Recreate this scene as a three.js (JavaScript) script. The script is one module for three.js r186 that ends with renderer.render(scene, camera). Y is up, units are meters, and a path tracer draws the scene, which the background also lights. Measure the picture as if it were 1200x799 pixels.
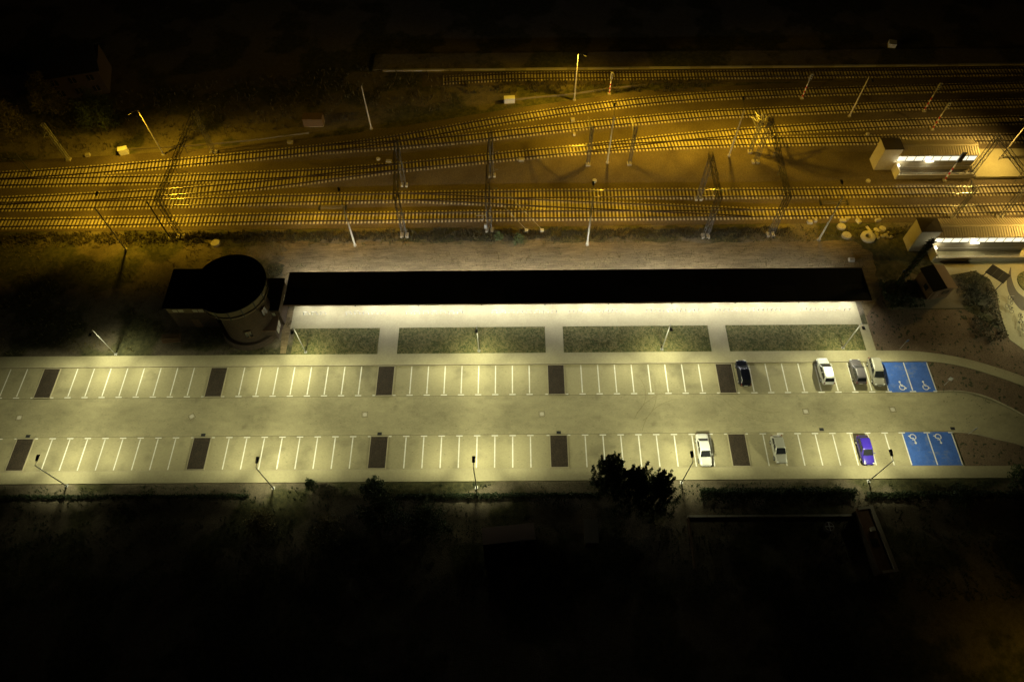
import * as THREE from 'three';
import { mergeGeometries } from 'three/addons/utils/BufferGeometryUtils.js';
import { RectAreaLightUniformsLib } from 'three/addons/lights/RectAreaLightUniformsLib.js';

// ---------------------------------------------------------------- camera, sky, moon, exposure
const scene = new THREE.Scene();
const camera = new THREE.PerspectiveCamera(51.3585, 1024 / 681, 1, 900);
camera.position.set(0, 91.709, 0);
{
  const F = new THREE.Vector3(-0.00571, -0.853333, -0.521335), R = new THREE.Vector3(0.999954, -0.008863, 0.003554), U = new THREE.Vector3(0.007653, 0.521291, -0.853345);
  camera.quaternion.setFromRotationMatrix(new THREE.Matrix4().makeBasis(R, U, F.clone().negate()));
}
const renderer = new THREE.WebGLRenderer({ antialias: true });
renderer.setSize(1024, 681);
renderer.toneMapping = THREE.LinearToneMapping;
renderer.toneMappingExposure = 1.9;
renderer.shadowMap.enabled = true;
RectAreaLightUniformsLib.init();
{
  const d = new Float32Array(16 * 8 * 4);
  for (let i = 0; i < 128; i++) d.set([0.00035, 0.00032, 0.0003, 1], i * 4);
  const sky = new THREE.DataTexture(d, 16, 8, THREE.RGBAFormat, THREE.FloatType);
  sky.mapping = THREE.EquirectangularReflectionMapping; sky.needsUpdate = true;
  scene.background = sky; scene.environment = sky;
}
const moon = new THREE.DirectionalLight(new THREE.Color().setRGB(1, 0.95, 0.85), 0.003);
moon.name = 'moon'; moon.position.set(-60, 120, 40); moon.target.position.set(0, 0, -70); moon.castShadow = true;
Object.assign(moon.shadow.camera, { left: -120, right: 120, top: 90, bottom: -90, far: 400 });
scene.add(moon, moon.target);
const LED = new THREE.Color().setRGB(1, 0.985, 0.6), CANOPY = new THREE.Color().setRGB(1, 0.985, 0.92), SODIUM_LAMP = new THREE.Color().setRGB(1, 0.6, 0.03), TUBE = new THREE.Color().setRGB(1, 0.9, 0.6), WARM = new THREE.Color().setRGB(1, 0.65, 0.15);
const P_TOP = 150, P_LOW = 150, YARD = 215, CAN_F = 53, CAN_R = 105;

// ---------------------------------------------------------------- helpers
let seed = 7;
const rnd = () => { seed = (seed * 1664525 + 1013904223) >>> 0; return seed / 4294967296; };
const rr = (a, b) => a + (b - a) * rnd();
const V = (x, y, z) => new THREE.Vector3(x, y, z);
function hash(x, y, s) { let h = (x * 374761393 + y * 668265263 + s * 982451653) | 0; h = Math.imul(h ^ (h >>> 13), 1274126177); return ((h ^ (h >>> 16)) >>> 0) / 4294967296; }
function vnoise(u, v, n, s) {            // periodic value noise, n cells per tile
  const x = u * n, y = v * n, xi = Math.floor(x), yi = Math.floor(y), fx = x - xi, fy = y - yi, m = (a) => ((a % n) + n) % n;
  const sx = fx * fx * (3 - 2 * fx), sy = fy * fy * (3 - 2 * fy);
  const a = hash(m(xi), m(yi), s), b = hash(m(xi + 1), m(yi), s), c = hash(m(xi), m(yi + 1), s), d = hash(m(xi + 1), m(yi + 1), s);
  return a + (b - a) * sx + (c - a) * sy + (a - b - c + d) * sx * sy;
}
const fbm = (u, v, n, s, o = 4) => { let t = 0, a = 0.5, w = 0; for (let i = 0; i < o; i++) { t += a * vnoise(u, v, n, s + i); w += a; n *= 2; a *= 0.5; } return t / w; };
const enc = (c) => Math.round(255 * Math.max(0, Math.min(1, c <= 0.0031308 ? 12.92 * c : 1.055 * Math.pow(c, 1 / 2.4) - 0.055)));
function tex(size, tile, fn) {           // linear colour fn(u, v) -> [r, g, b]; tile in metres
  const d = new Uint8Array(size * size * 4);
  for (let y = 0; y < size; y++) for (let x = 0; x < size; x++) {
    const c = fn((x + 0.5) / size, (y + 0.5) / size, x, y), k = (y * size + x) * 4;
    d[k] = enc(c[0]); d[k + 1] = enc(c[1]); d[k + 2] = enc(c[2]); d[k + 3] = 255;
  }
  const t = new THREE.DataTexture(d, size, size);
  t.colorSpace = THREE.SRGBColorSpace; t.wrapS = t.wrapT = THREE.RepeatWrapping; t.magFilter = THREE.LinearFilter; t.minFilter = THREE.LinearMipmapLinearFilter; t.generateMipmaps = true;
  t.repeat.set(1 / tile, 1 / tile); t.needsUpdate = true;
  return t;
}
function grey(size, tile, fn) {          // height map
  const d = new Uint8Array(size * size * 4);
  for (let y = 0; y < size; y++) for (let x = 0; x < size; x++) { const k = (y * size + x) * 4, c = Math.round(255 * Math.max(0, Math.min(1, fn((x + 0.5) / size, (y + 0.5) / size)))); d[k] = d[k + 1] = d[k + 2] = c; d[k + 3] = 255; }
  const t = new THREE.DataTexture(d, size, size);
  t.wrapS = t.wrapT = THREE.RepeatWrapping; t.magFilter = THREE.LinearFilter; t.repeat.set(1 / tile, 1 / tile); t.needsUpdate = true;
  return t;
}
const mixc = (a, b, t) => [a[0] + (b[0] - a[0]) * t, a[1] + (b[1] - a[1]) * t, a[2] + (b[2] - a[2]) * t];
const mul = (a, k) => [a[0] * k, a[1] * k, a[2] * k];
const step = (a, b, x) => { const t = Math.max(0, Math.min(1, (x - a) / (b - a))); return t * t * (3 - 2 * t); };
function mat(rgb, o = {}) {
  const { r = 0.85, m = 0, map, bump, bs = 0.01, ...rest } = o;
  const M = rest.clearcoat !== undefined || rest.transmission !== undefined ? new THREE.MeshPhysicalMaterial() : new THREE.MeshStandardMaterial();
  M.color.setRGB(...rgb); M.roughness = r; M.metalness = m;
  if (map) M.map = map;
  if (bump) { M.bumpMap = bump; M.bumpScale = bs; }
  Object.assign(M, rest); M.side = THREE.DoubleSide;
  return M;
}
const glow = (c, k) => { const M = new THREE.MeshStandardMaterial({ color: 0x202020, roughness: 0.5 }); M.emissive.copy(c); M.emissiveIntensity = k; return M; };
function fin(g) {                        // non-indexed, uv in metres from the dominant axis of each face
  g = g.index ? g.toNonIndexed() : g;
  if (!g.attributes.normal) g.computeVertexNormals();
  for (const k of Object.keys(g.attributes)) if (k !== 'position' && k !== 'normal') g.deleteAttribute(k);
  const p = g.attributes.position.array, uv = new Float32Array(p.length / 3 * 2), a = V(), b = V(), c = V();
  for (let i = 0; i < p.length; i += 9) {
    a.fromArray(p, i); b.fromArray(p, i + 3); c.fromArray(p, i + 6); b.sub(a); c.sub(a).cross(b);
    const ax = Math.abs(c.x), ay = Math.abs(c.y), az = Math.abs(c.z);
    for (let j = 0; j < 3; j++) {
      const x = p[i + j * 3], y = p[i + j * 3 + 1], z = p[i + j * 3 + 2], k = (i / 3 + j) * 2;
      if (ay >= ax && ay >= az) { uv[k] = x; uv[k + 1] = -z; } else if (ax >= az) { uv[k] = z; uv[k + 1] = y; } else { uv[k] = x; uv[k + 1] = y; }
    }
  }
  g.setAttribute('uv', new THREE.BufferAttribute(uv, 2));
  return g;
}
const box = (w, h, d, x = 0, y = 0, z = 0, ry = 0) => { const g = new THREE.BoxGeometry(w, h, d); if (ry) g.rotateY(ry); return g.translate(x, y, z); };
const cyl = (r0, r1, h, n, x = 0, y = 0, z = 0) => new THREE.CylinderGeometry(r1, r0, h, n).translate(x, y + h / 2, z);
function bar(p, q, t, t2 = t) {          // square bar from p to q
  const d = q.clone().sub(p), L = d.length(), g = new THREE.BoxGeometry(t, L, t2);
  g.applyQuaternion(new THREE.Quaternion().setFromUnitVectors(V(0, 1, 0), d.normalize()));
  return g.translate((p.x + q.x) / 2, (p.y + q.y) / 2, (p.z + q.z) / 2);
}
function rod(p, q, r0, r1 = r0, n = 8) {
  const d = q.clone().sub(p), L = d.length(), g = new THREE.CylinderGeometry(r1, r0, L, n);
  g.applyQuaternion(new THREE.Quaternion().setFromUnitVectors(V(0, 1, 0), d.normalize()));
  return g.translate((p.x + q.x) / 2, (p.y + q.y) / 2, (p.z + q.z) / 2);
}
function poly(pts, y = 0, h = 0) {       // sheet (h = 0) or slab with its top at y, from [x, z] points
  const s = new THREE.Shape(pts.map(([x, z]) => new THREE.Vector2(x, -z)));
  const g = h ? new THREE.ExtrudeGeometry(s, { depth: h, bevelEnabled: false }) : new THREE.ShapeGeometry(s);
  return g.rotateX(-Math.PI / 2).translate(0, y - h, 0);
}
const rect = (x0, x1, z0, z1, y = 0, h = 0) => h ? box(x1 - x0, h, z1 - z0, (x0 + x1) / 2, y - h / 2, (z0 + z1) / 2) : poly([[x0, z0], [x1, z0], [x1, z1], [x0, z1]], y);
const used = {};
const numbered = (n) => { const k = used[n] = (used[n] ?? -1) + 1; return k ? n + '_' + String(k).padStart(3, '0') : n; };
const shade = (o) => { o.castShadow = o.receiveShadow = true; return o; };
function part(name, geos, m, parent) {
  const l = (Array.isArray(geos) ? geos : [geos]).map(fin), g = l.length > 1 ? mergeGeometries(l) : l[0];
  const o = shade(new THREE.Mesh(g, m)); o.name = name; parent.add(o); return o;
}
function inst(name, geo, m, parent, label) { const o = shade(new THREE.Mesh(geo, m)); o.name = name; parent.add(o); return o; }
function thing(name, label, category, [x, y, z] = [0, 0, 0], turn = 0, group) {
  const o = new THREE.Group(); o.name = numbered(name); scene.add(o);
  o.position.set(x, y, z); o.rotation.y = turn; o.userData = { label, category };
  if (group) o.userData.group = group;
  return o;
}
function dup(root, [x, y, z], turn = 0, label) {
  const r = root.clone(); r.name = numbered(root.name.replace(/_\d+$/, '')); scene.add(r); r.position.set(x, y, z); r.rotation.y = turn;
  r.userData = { ...root.userData }; if (label) r.userData.label = label;
  return r;
}
function ground(name, geos, m, label) { const o = part(numbered(name), geos, m, scene); o.userData.kind = 'structure'; if (label) o.userData.label = label; return o; }
function spot(parent, color, I, at, to, angle, pen, soft = 6) {
  const s = new THREE.SpotLight(color, I, 0, angle, pen, 2);
  s.name = 'lamp_beam'; s.position.set(...at); s.target.position.set(...to); s.castShadow = true; s.shadow.radius = soft;
  parent.add(s, s.target); return s;
}

const ORD = ['nearest to', 'second from', 'third from', 'fourth from', 'fifth from', 'sixth from', 'seventh from'];

// ---------------------------------------------------------------- materials
const concreteTone = tex(512, 3, (u, v) => { const n = fbm(u, v, 6, 11, 5), s = vnoise(u, v, 128, 4); return mul([1, 0.985, 0.95], 0.66 + 0.3 * n + 0.1 * s - (n > 0.66 ? 0.12 : 0)); });
const grain = grey(256, 0.8, (u, v) => fbm(u, v, 32, 5, 3));
const paverMap = tex(2048, 46, (u, v, px, py) => {
  const x = u * 46, z = v * 46, row = Math.floor(z / 0.115), col = Math.floor((x + (row % 2) * 0.115) / 0.23);
  const b = hash(col, row, 3), st = fbm(u, v, 8, 21, 5), bl = fbm(u, v, 22, 31, 3), fine = vnoise(u, v, 700, 8);
  let k = 0.8 + 0.1 * b + 0.38 * (st - 0.5) + 0.1 * (fine - 0.5);
  if (bl > 0.58) k *= 1 - 1.1 * (bl - 0.58);
  if (hash(col, row, 90) > 0.993) k *= 0.8;
  return mul([0.395, 0.352, 0.2], k);
});
const aisleMap = tex(2048, 58, (u, v) => {   // tyre wear drawn out along the lane, stains and pale repaired blocks
  const x = u * 58, z = v * 58, row = Math.floor(z / 0.115), col = Math.floor((x + (row % 2) * 0.115) / 0.23), b = hash(col, row, 3);
  const lane = fbm((u * 0.5) % 1, v, 90, 121, 3), st = fbm(u, v, 9, 122, 5), bl = fbm(u, v, 40, 123, 4), fine = vnoise(u, v, 800, 124);
  let k = 0.78 + 0.1 * b + 0.26 * (lane - 0.5) + 0.3 * (st - 0.5) + 0.12 * (fine - 0.5);
  if (bl > 0.63) k *= 1 - 0.9 * (bl - 0.63);
  if (hash(col, row, 91) > 0.994) k *= 0.78;
  return mul([0.385, 0.343, 0.195], k);
});
const blueMap = tex(512, 9, (u, v) => { const w = fbm(u, v, 12, 131, 5), s = vnoise(u, v, 90, 132), sc = fbm((u * 0.4) % 1, v, 50, 133, 3); return mul(mixc([0.055, 0.155, 0.58], [0.13, 0.2, 0.46], step(0.5, 0.72, 0.6 * w + 0.4 * sc)), 0.7 + 0.35 * w + 0.2 * (s - 0.5)); });
const slabMap = tex(1024, 14, (u, v) => {
  const x = u * 14, z = v * 14, row = Math.floor(z / 0.2), col = Math.floor((x + (row % 2) * 0.1) / 0.2), fx = (z / 0.2) % 1;
  const k = 0.84 + 0.1 * hash(col, row, 5) + 0.24 * (fbm(u, v, 6, 44, 5) - 0.5) + (fx < 0.12 ? -0.08 : 0);
  return mul([0.42, 0.376, 0.22], k);
});
const ballastMap = tex(1024, 13, (u, v) => {
  const n = fbm(u, v, 5, 61, 4), s = vnoise(u, v, 300, 62), s2 = vnoise(u, v, 150, 63);
  return mul(mixc([0.112, 0.083, 0.05], [0.18, 0.14, 0.088], n), 0.42 + 0.55 * s + 0.35 * s2);
});
const ballastBump = grey(512, 6, (u, v) => 0.5 * vnoise(u, v, 140, 66) + 0.5 * vnoise(u, v, 70, 67));
const groundMap = tex(2048, 70, (u, v) => {
  const n = fbm(u, v, 7, 71, 6), g = fbm(u, v, 12, 72, 6), s = vnoise(u, v, 600, 73), s2 = fbm(u, v, 160, 74, 2);
  const soil = mixc([0.13, 0.105, 0.065], [0.22, 0.185, 0.12], n), grass = mixc([0.048, 0.05, 0.019], [0.105, 0.098, 0.04], s2);
  return mul(mixc(soil, grass, step(0.44, 0.58, g)), 0.6 + 0.4 * s + 0.35 * s2);
});
const hayMap = tex(1024, 30, (u, v) => {   // mown dry grass lying in swathes
  const streak = fbm(u * 0.25 % 1, v, 64, 81, 3), n = fbm(u, v, 9, 82, 5), s = vnoise(u, v, 400, 83), l = vnoise((u * 0.12) % 1, v, 240, 84);
  return mul(mixc([0.10, 0.076, 0.032], [0.32, 0.24, 0.118], 0.5 * streak + 0.5 * n), 0.45 + 0.5 * s + 0.45 * l);
});
const lawnMap = tex(1024, 24, (u, v) => {
  const n = fbm(u, v, 10, 91, 5), p = fbm(u, v, 70, 92, 3), s = vnoise(u, v, 420, 93), s2 = vnoise(u, v, 160, 94);
  return mul(mixc([0.07, 0.086, 0.02], [0.21, 0.183, 0.07], step(0.32, 0.68, 0.25 * n + 0.4 * p + 0.35 * s2)), 0.6 + 0.6 * s);
});
const mulchMap = tex(512, 6, (u, v) => { const s = vnoise(u, v, 110, 95), n = fbm(u, v, 8, 96, 4); return mul(mixc([0.018, 0.013, 0.007], [0.06, 0.042, 0.024], s), 0.7 + 0.6 * n); });
const dryBedMap = tex(1024, 18, (u, v) => { const s = vnoise(u, v, 240, 97), n = fbm(u, v, 9, 98, 5), w = fbm(u, v, 40, 99, 3); return mul(mixc(mixc([0.13, 0.088, 0.05], [0.23, 0.165, 0.10], n), [0.05, 0.055, 0.02], step(0.68, 0.74, w)), 0.65 + 0.55 * s); });
const brickMap = tex(512, 2.4, (u, v) => {
  const row = Math.floor(v * 30), x = u * 10 + (row % 2) * 0.5, col = Math.floor(x), mort = (v * 30) % 1 < 0.14 || x % 1 < 0.06;
  return mort ? [0.12, 0.105, 0.08] : mul([0.085, 0.056, 0.036], 0.6 + 0.6 * hash(col % 10, row, 9) + 0.2 * (vnoise(u, v, 80, 7) - 0.5));
});
const M = {
  paver: mat([1, 1, 1], { map: paverMap, r: 0.9, bump: grain, bs: 0.004 }),
  aisle: mat([1, 1, 1], { map: aisleMap, r: 0.9, bump: grain, bs: 0.004 }),
  slab: mat([1, 1, 1], { map: slabMap, r: 0.9, bump: grain, bs: 0.004 }),
  kerb: mat([0.42, 0.375, 0.25], { map: concreteTone, r: 0.9 }),
  joint: mat([0.13, 0.11, 0.06], { r: 0.95 }),
  ballast: mat([1, 1, 1], { map: ballastMap, r: 1, bump: ballastBump, bs: 0.05 }),
  ground: mat([1, 1, 1], { map: groundMap, r: 1, bump: ballastBump, bs: 0.08 }),
  hay: mat([1, 1, 1], { map: hayMap, r: 1, bump: ballastBump, bs: 0.05 }),
  lawn: mat([1, 1, 1], { map: lawnMap, r: 1, bump: ballastBump, bs: 0.06 }),
  mulch: mat([1, 1, 1], { map: mulchMap, r: 1, bump: ballastBump, bs: 0.05 }),
  bed: mat([1, 1, 1], { map: dryBedMap, r: 1, bump: ballastBump, bs: 0.05 }),
  paint: mat([0.88, 0.87, 0.8], { map: concreteTone, r: 0.8 }),
  blue: mat([1, 1, 1], { map: blueMap, r: 0.8, bump: grain, bs: 0.004 }),
  concrete: mat([0.46, 0.42, 0.33], { map: concreteTone, r: 0.9, bump: grain, bs: 0.004 }),
  plaster: mat([0.62, 0.58, 0.48], { map: concreteTone, r: 0.9 }),
  galv: mat([0.52, 0.52, 0.5], { r: 0.5, m: 0.35, map: concreteTone }),
  steel: mat([0.16, 0.157, 0.15], { r: 0.6, m: 0.2, map: concreteTone }),
  darkSteel: mat([0.035, 0.035, 0.035], { r: 0.5, m: 0.2 }),
  rust: mat([0.05, 0.03, 0.017], { r: 0.85, m: 0.1, map: concreteTone }),
  railTop: mat([0.55, 0.5, 0.45], { r: 0.28, m: 1 }),
  roofBlack: mat([0.012, 0.012, 0.012], { r: 0.95 }),
  fascia: mat([0.20, 0.13, 0.08], { r: 0.7 }),
  soffit: mat([0.6, 0.56, 0.45], { r: 0.8 }),
  brick: mat([1, 1, 1], { map: brickMap, r: 0.95 }),
  glassDark: mat([0.02, 0.022, 0.025], { r: 0.12, clearcoat: 1, clearcoatRoughness: 0.05 }),
  paleGlass: mat([0.55, 0.53, 0.42], { r: 0.4 }),
  sheet: mat([0.55, 0.48, 0.34], { r: 0.6, m: 0.25, map: concreteTone }),
  wood: mat([0.19, 0.12, 0.06], { r: 0.9, map: concreteTone }),
  bark: mat([0.08, 0.055, 0.035], { r: 1 }),
  red: mat([0.55, 0.04, 0.03], { r: 0.6 }), white: mat([0.78, 0.77, 0.72], { r: 0.6 }),
  rubber: mat([0.02, 0.02, 0.02], { r: 0.9 }), alloy: mat([0.5, 0.5, 0.5], { r: 0.35, m: 0.8 }),
  wallDull: mat([0.3, 0.27, 0.2], { map: concreteTone, r: 0.9 }),
  gantry: mat([0.11, 0.105, 0.095], { r: 0.7, m: 0.1, map: concreteTone }),
  signBlue: mat([0.05, 0.15, 0.5], { r: 0.6 }),
  trough: mat([0.2, 0.17, 0.11], { map: concreteTone, r: 0.95 }),
  yellow: mat([0.62, 0.42, 0.05], { r: 0.7 }),
};
const leaf = (c) => mat(c, { r: 0.8, transmission: 0.15, thickness: 0 });
const LEAF = [leaf([0.05, 0.085, 0.025]), leaf([0.035, 0.06, 0.018]), leaf([0.075, 0.105, 0.03]), leaf([0.16, 0.14, 0.05])];

// ---------------------------------------------------------------- ground, paving, beds
const EXT = [-150, 150];
ground('ground', new THREE.PlaneGeometry(900, 700, 1, 1).rotateX(-Math.PI / 2).translate(0, -0.12, -80), M.ground, 'dark soil and patchy grass around the railway and car park');
const ragged = (x0, z0, x1, z1, n, a) => Array.from({ length: n }, (_, k) => { const t = k / (n - 1), q = (fbm(t + 3, x0 * 0.01 + 5, 24, 77, 3) - 0.5) * 2 * a; return [x0 + (x1 - x0) * t + (Math.abs(z1 - z0) > Math.abs(x1 - x0) ? q : 0), z0 + (z1 - z0) * t + (Math.abs(z1 - z0) > Math.abs(x1 - x0) ? 0 : q)]; });
ground('rough_meadow', poly([...ragged(-40, -75.8, 56, -74.8, 90, 0.8), ...ragged(57.5, -74, 58.3, -56, 30, 1.6), [55.5, -54.2], [53.95, -54.2], [53.95, -66], [-34.75, -66], [-34.75, -54.2], [-35.6, -54.2], ...ragged(-36, -58, -38.5, -75, 34, 2.2)], -0.1), M.hay, 'mown dry grass between the railway and the long canopy');
ground('ballast_bed', poly([[-150, -78.3], [0, -78.6], [150, -79.2], [150, -116.2], [90, -115.4], [48, -114], [24, -112.4], [0, -107.8], [-16, -104.3], [-31.6, -101], [-61.8, -97.2], [-150, -90.5]], -0.06, 0.1), M.ballast, 'brown stone ballast under the railway tracks');
ground('ballast_strip', poly([[-18, -114.3], [150, -115.2], [150, -119], [-18, -118.2]], -0.08, 0.05), M.ballast, 'dark ballast along the concrete edge');
const UP = [[60.85, -46.9], [63.4, -47.0], [66.9, -46.3], [69.9, -44.6], [71.8, -43.1], [78, -37.5], [88, -27]], LO = [[60.9, -40.6], [63.7, -40.3], [66.8, -39.4], [70, -38.4], [75, -35.6], [80, -30], [82, -27]];
const smooth = (pts, n = 40) => new THREE.CatmullRomCurve3(pts.map(([x, z]) => V(x, 0, z)), false, 'centripetal').getPoints(n).map((p) => [p.x, p.z]);
const UPs = smooth(UP), LOs = smooth(LO);
const lot = ground('parking_pavement', [rect(-120, 60.85, -52, -46.77, 0), rect(-120, 60.9, -40.69, -35.6, 0)], M.paver, 'yellowish block paved parking bays');
ground('driving_aisle', poly([[-120, -46.77], [60.85, -46.77], ...UPs.slice(1), ...LOs.slice(1).reverse(), [60.9, -40.69], [-120, -40.69]], 0), M.aisle, 'block paved driving aisle worn darker by tyres');
const OUT = smooth([[53.6, -53.85], [59.9, -53.6], [65.9, -52.5], [70.4, -50.9], [74.1, -49.2], [80, -46], [90, -39]]), INN = smooth([[53.6, -52.05], [61.3, -51.85], [66, -50.9], [70.3, -49.2], [73.5, -47.6], [79, -44.3], [89, -37]]);
ground('pavement', [rect(-120, 53.6, -53.85, -52.05, 0.12, 0.24), poly([...OUT, ...INN.slice().reverse()], 0.121, 0.24)], M.slab, 'block paved footway between the lawns and the parking bays');
ground('pavement', rect(-120, 72, -35.5, -33.8, 0.12, 0.24), M.slab, 'block paved footway along the dark gardens');
ground('kerb', [rect(-120, 60.85, -52.05, -51.9, 0.13, 0.25)], M.kerb, 'concrete kerb between footway and bays on the canopy side');
ground('kerb', [rect(-120, 61, -35.62, -35.5, 0.05, 0.17)], M.kerb, 'concrete kerb between footway and bays on the garden side');
function kerbAlong(pts, w, top, label) {
  const a = [], b = [];
  pts.forEach((p, i) => { const q = pts[Math.max(0, i - 1)], r = pts[Math.min(pts.length - 1, i + 1)], dx = r[0] - q[0], dz = r[1] - q[1], L = Math.hypot(dx, dz); a.push([p[0] - dz / L * w / 2, p[1] + dx / L * w / 2]); b.push([p[0] + dz / L * w / 2, p[1] - dx / L * w / 2]); });
  return ground('kerb', poly([...a, ...b.reverse()], top, 0.2), M.kerb, label);
}
kerbAlong(UPs, 0.15, 0.1, 'curved concrete kerb between aisle and large brown bed');
kerbAlong(LOs, 0.15, 0.1, 'curved concrete kerb between aisle and small brown bed');
ground('planting_ground', poly([[60.95, -51.8], ...INN.filter((p) => p[0] > 61.2).map(([x, z]) => [x, z + 0.04]), ...UPs.slice().reverse().map(([x, z]) => [x + 0.06, z - 0.08])], 0.07), M.bed, 'bare brown planting bed beside the blue disabled bays on the canopy side');
ground('planting_ground', poly([[61.05, -40.5], ...LOs.slice(1).map(([x, z]) => [x - 0.06, z + 0.1]), [80, -28], [72.2, -33.8], [72.2, -35.5], [61.05, -35.5]], 0.07), M.bed, 'bare brown planting bed beside the blue disabled bays on the garden side');
ground('bare_soil', poly([[54.1, -60], [57.5, -64.3], [57.8, -61.2], [69.6, -61.2], [75, -56.2], [78, -50], [74, -49.4], [70.4, -51.1], [65.9, -52.7], [59.9, -53.8], [54.1, -54]], -0.09), M.bed, 'dark bare soil between the canopy end and the curved footway');
// forecourt in front of the canopy with its four paths
ground('forecourt', rect(-34.7, 53.0, -67.2, -58.5, 0.1, 0.22), M.slab, 'brightly lit paved forecourt under and before the long canopy');
const LAWN = [[-33.9, -20.9], [-17.9, 4.4], [7.2, 29.3], [32.1, 52.4]];
for (const [a, b, w] of [[-20.9, -17.9, 'first'], [4.4, 7.2], [29.3, 32.1], [52.4, 53.9]])
  ground('path', rect(a + 0.05, b - 0.05, -58.5, -53.85, 0.105, 0.22), M.slab, 'short paved path crossing the lawn strip to the canopy');
for (const [a, b] of LAWN) ground('lawn', rect(a, b, -58.5, -53.87, 0.085, 0.18), M.lawn, 'patchy green and straw coloured lawn strip before the canopy');
// bay markings
const topX = [], lowX = [];
const PL = [-95.3, -70.35, -45.4, -20.5, 4.6, 29.45];
for (const x of PL.slice(0, 5)) for (let k = 2; k <= 9; k++) topX.push(x + 2.49 * k);
for (let k = 0; k < 8; k++) topX.push(34.45 + 2.43 * k);
const lineGeo = fin(rect(-0.08, 0.08, -2.3, 2.3)), teeGeo = fin(rect(-0.45, 0.45, -0.075, 0.075)), shortTee = fin(rect(-0.3, 0.3, -0.075, 0.075));
const mark = (name, g, x, z, y = 0.005, ry = 0, m = M.paint) => { const o = inst(name, g, m, lot); o.position.set(x, y, z); o.rotation.y = ry; return o; };
for (const x of [...topX, 53.85, 57.35, 60.75]) { const b = x > 53.5 ? 0.01 : 0.005; mark('bay_line', lineGeo, x, -49.45, b); mark('bay_line_end', teeGeo, x, -46.95, b); }
for (const x of [...topX, 53.85, 57.35, 60.75]) { const b = x > 53.5 ? 0.01 : 0.005; mark('bay_line', lineGeo, x, -38.05, b); mark('bay_line_end', teeGeo, x, -40.5, b); }
for (const x of PL) for (const s of [-0.12, 2.62]) { mark('bay_line_end', shortTee, x + s, -46.95); mark('bay_line_end', shortTee, x + s, -40.5); }
const J = [rect(-120, 60.85, -46.8, -46.74), rect(-120, 60.85, -40.72, -40.66)];
{ const o = part('channel_joint', J, M.joint, lot); o.position.y = 0.004; }
for (const [z0, z1] of [[-51.85, -46.86], [-40.6, -35.65]]) for (const [a, b] of [[53.85, 57.35], [57.35, 60.8]]) {
  const o = part('blue_bay', rect(a, b, z0, z1), M.blue, lot); o.position.y = 0.0045; o.userData.label = 'blue painted disabled parking bay';
}
function wheelchair(x, z, turn) {         // painted symbol: head, back, arm, leg with foot, wheel
  const g = []; const seg = (ax, ay, bx, by, w = 0.13) => { const L = Math.hypot(bx - ax, by - ay), q = new THREE.PlaneGeometry(L, w).rotateZ(Math.atan2(by - ay, bx - ax)).translate((ax + bx) / 2, (ay + by) / 2, 0); g.push(q); };
  g.push(new THREE.CircleGeometry(0.15, 16).translate(-0.14, 0.78, 0));
  seg(-0.14, 0.6, -0.08, 0.12); seg(-0.12, 0.32, 0.22, 0.30, 0.1); seg(-0.08, 0.1, 0.3, 0.08); seg(0.3, 0.1, 0.46, -0.3); seg(0.44, -0.3, 0.62, -0.24, 0.11);
  g.push(new THREE.RingGeometry(0.33, 0.45, 28, 1, 2.2, 4.6).translate(-0.02, -0.12, 0));
  g.forEach((k, i) => k.translate(0, 0, i * 0.0004));
  const o = part('wheelchair_symbol', g.map((k) => k.rotateX(-Math.PI / 2)), M.paint, lot); o.position.set(x, 0.011, z); o.rotation.y = turn;
}
wheelchair(56.0, -47.75, 0); wheelchair(59.4, -47.75, 0); wheelchair(55.2, -39.75, Math.PI); wheelchair(58.7, -39.75, Math.PI);
// tyre marks in the aisle
{
  const dark = mat([0.29, 0.255, 0.14], { map: concreteTone, r: 0.9 });
  const arc = (cx, cz, R, a0, a1, w) => { const g = new THREE.RingGeometry(R, R + w, 40, 1, a0, a1 - a0).rotateX(-Math.PI / 2); const o = part('tyre_mark', g, dark, lot); o.position.set(cx, 0.003, cz); };
  arc(14.5, -47.2, 4.2, -0.9, 0.75, 0.09); arc(14.6, -47.2, 5.6, -0.95, 0.55, 0.08); arc(24, -39.5, 6.5, 1.7, 2.9, 0.08); arc(24, -39.5, 8.0, 1.75, 2.7, 0.07); arc(36.4, -50, 6.2, 3.6, 4.9, 0.08); arc(36.4, -50, 7.7, 3.7, 4.8, 0.07);
}
// drains and manholes let into the paving
for (const [x, z] of [[-69, -40.9], [-44.2, -40.9], [-19.3, -40.9], [5.9, -40.9], [42.8, -41.1], [61.15, -41.1]]) {
  const t = thing('drain_grate', 'black iron gully grate at the aisle edge, ' + ORD[[61.15, 42.8, 5.9, -19.3, -44.2, -69].indexOf(x)] + ' the blue bays', 'drain', [x, 0, z], 0, 'gully grates along the aisle');
  part('frame', [box(0.62, 0.016, 0.06, 0, 0.008, -0.2), box(0.62, 0.016, 0.06, 0, 0.008, 0.2), box(0.06, 0.016, 0.34, -0.28, 0.008, 0), box(0.06, 0.016, 0.34, 0.28, 0.008, 0)], M.darkSteel, t);
  part('backing', box(0.5, 0.006, 0.34, 0, 0.003, 0), M.roofBlack, t);
  for (let k = 0; k < 5; k++) part('bar', box(0.04, 0.012, 0.34, -0.2 + k * 0.1, 0.011, 0), M.darkSteel, t);
}
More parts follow.
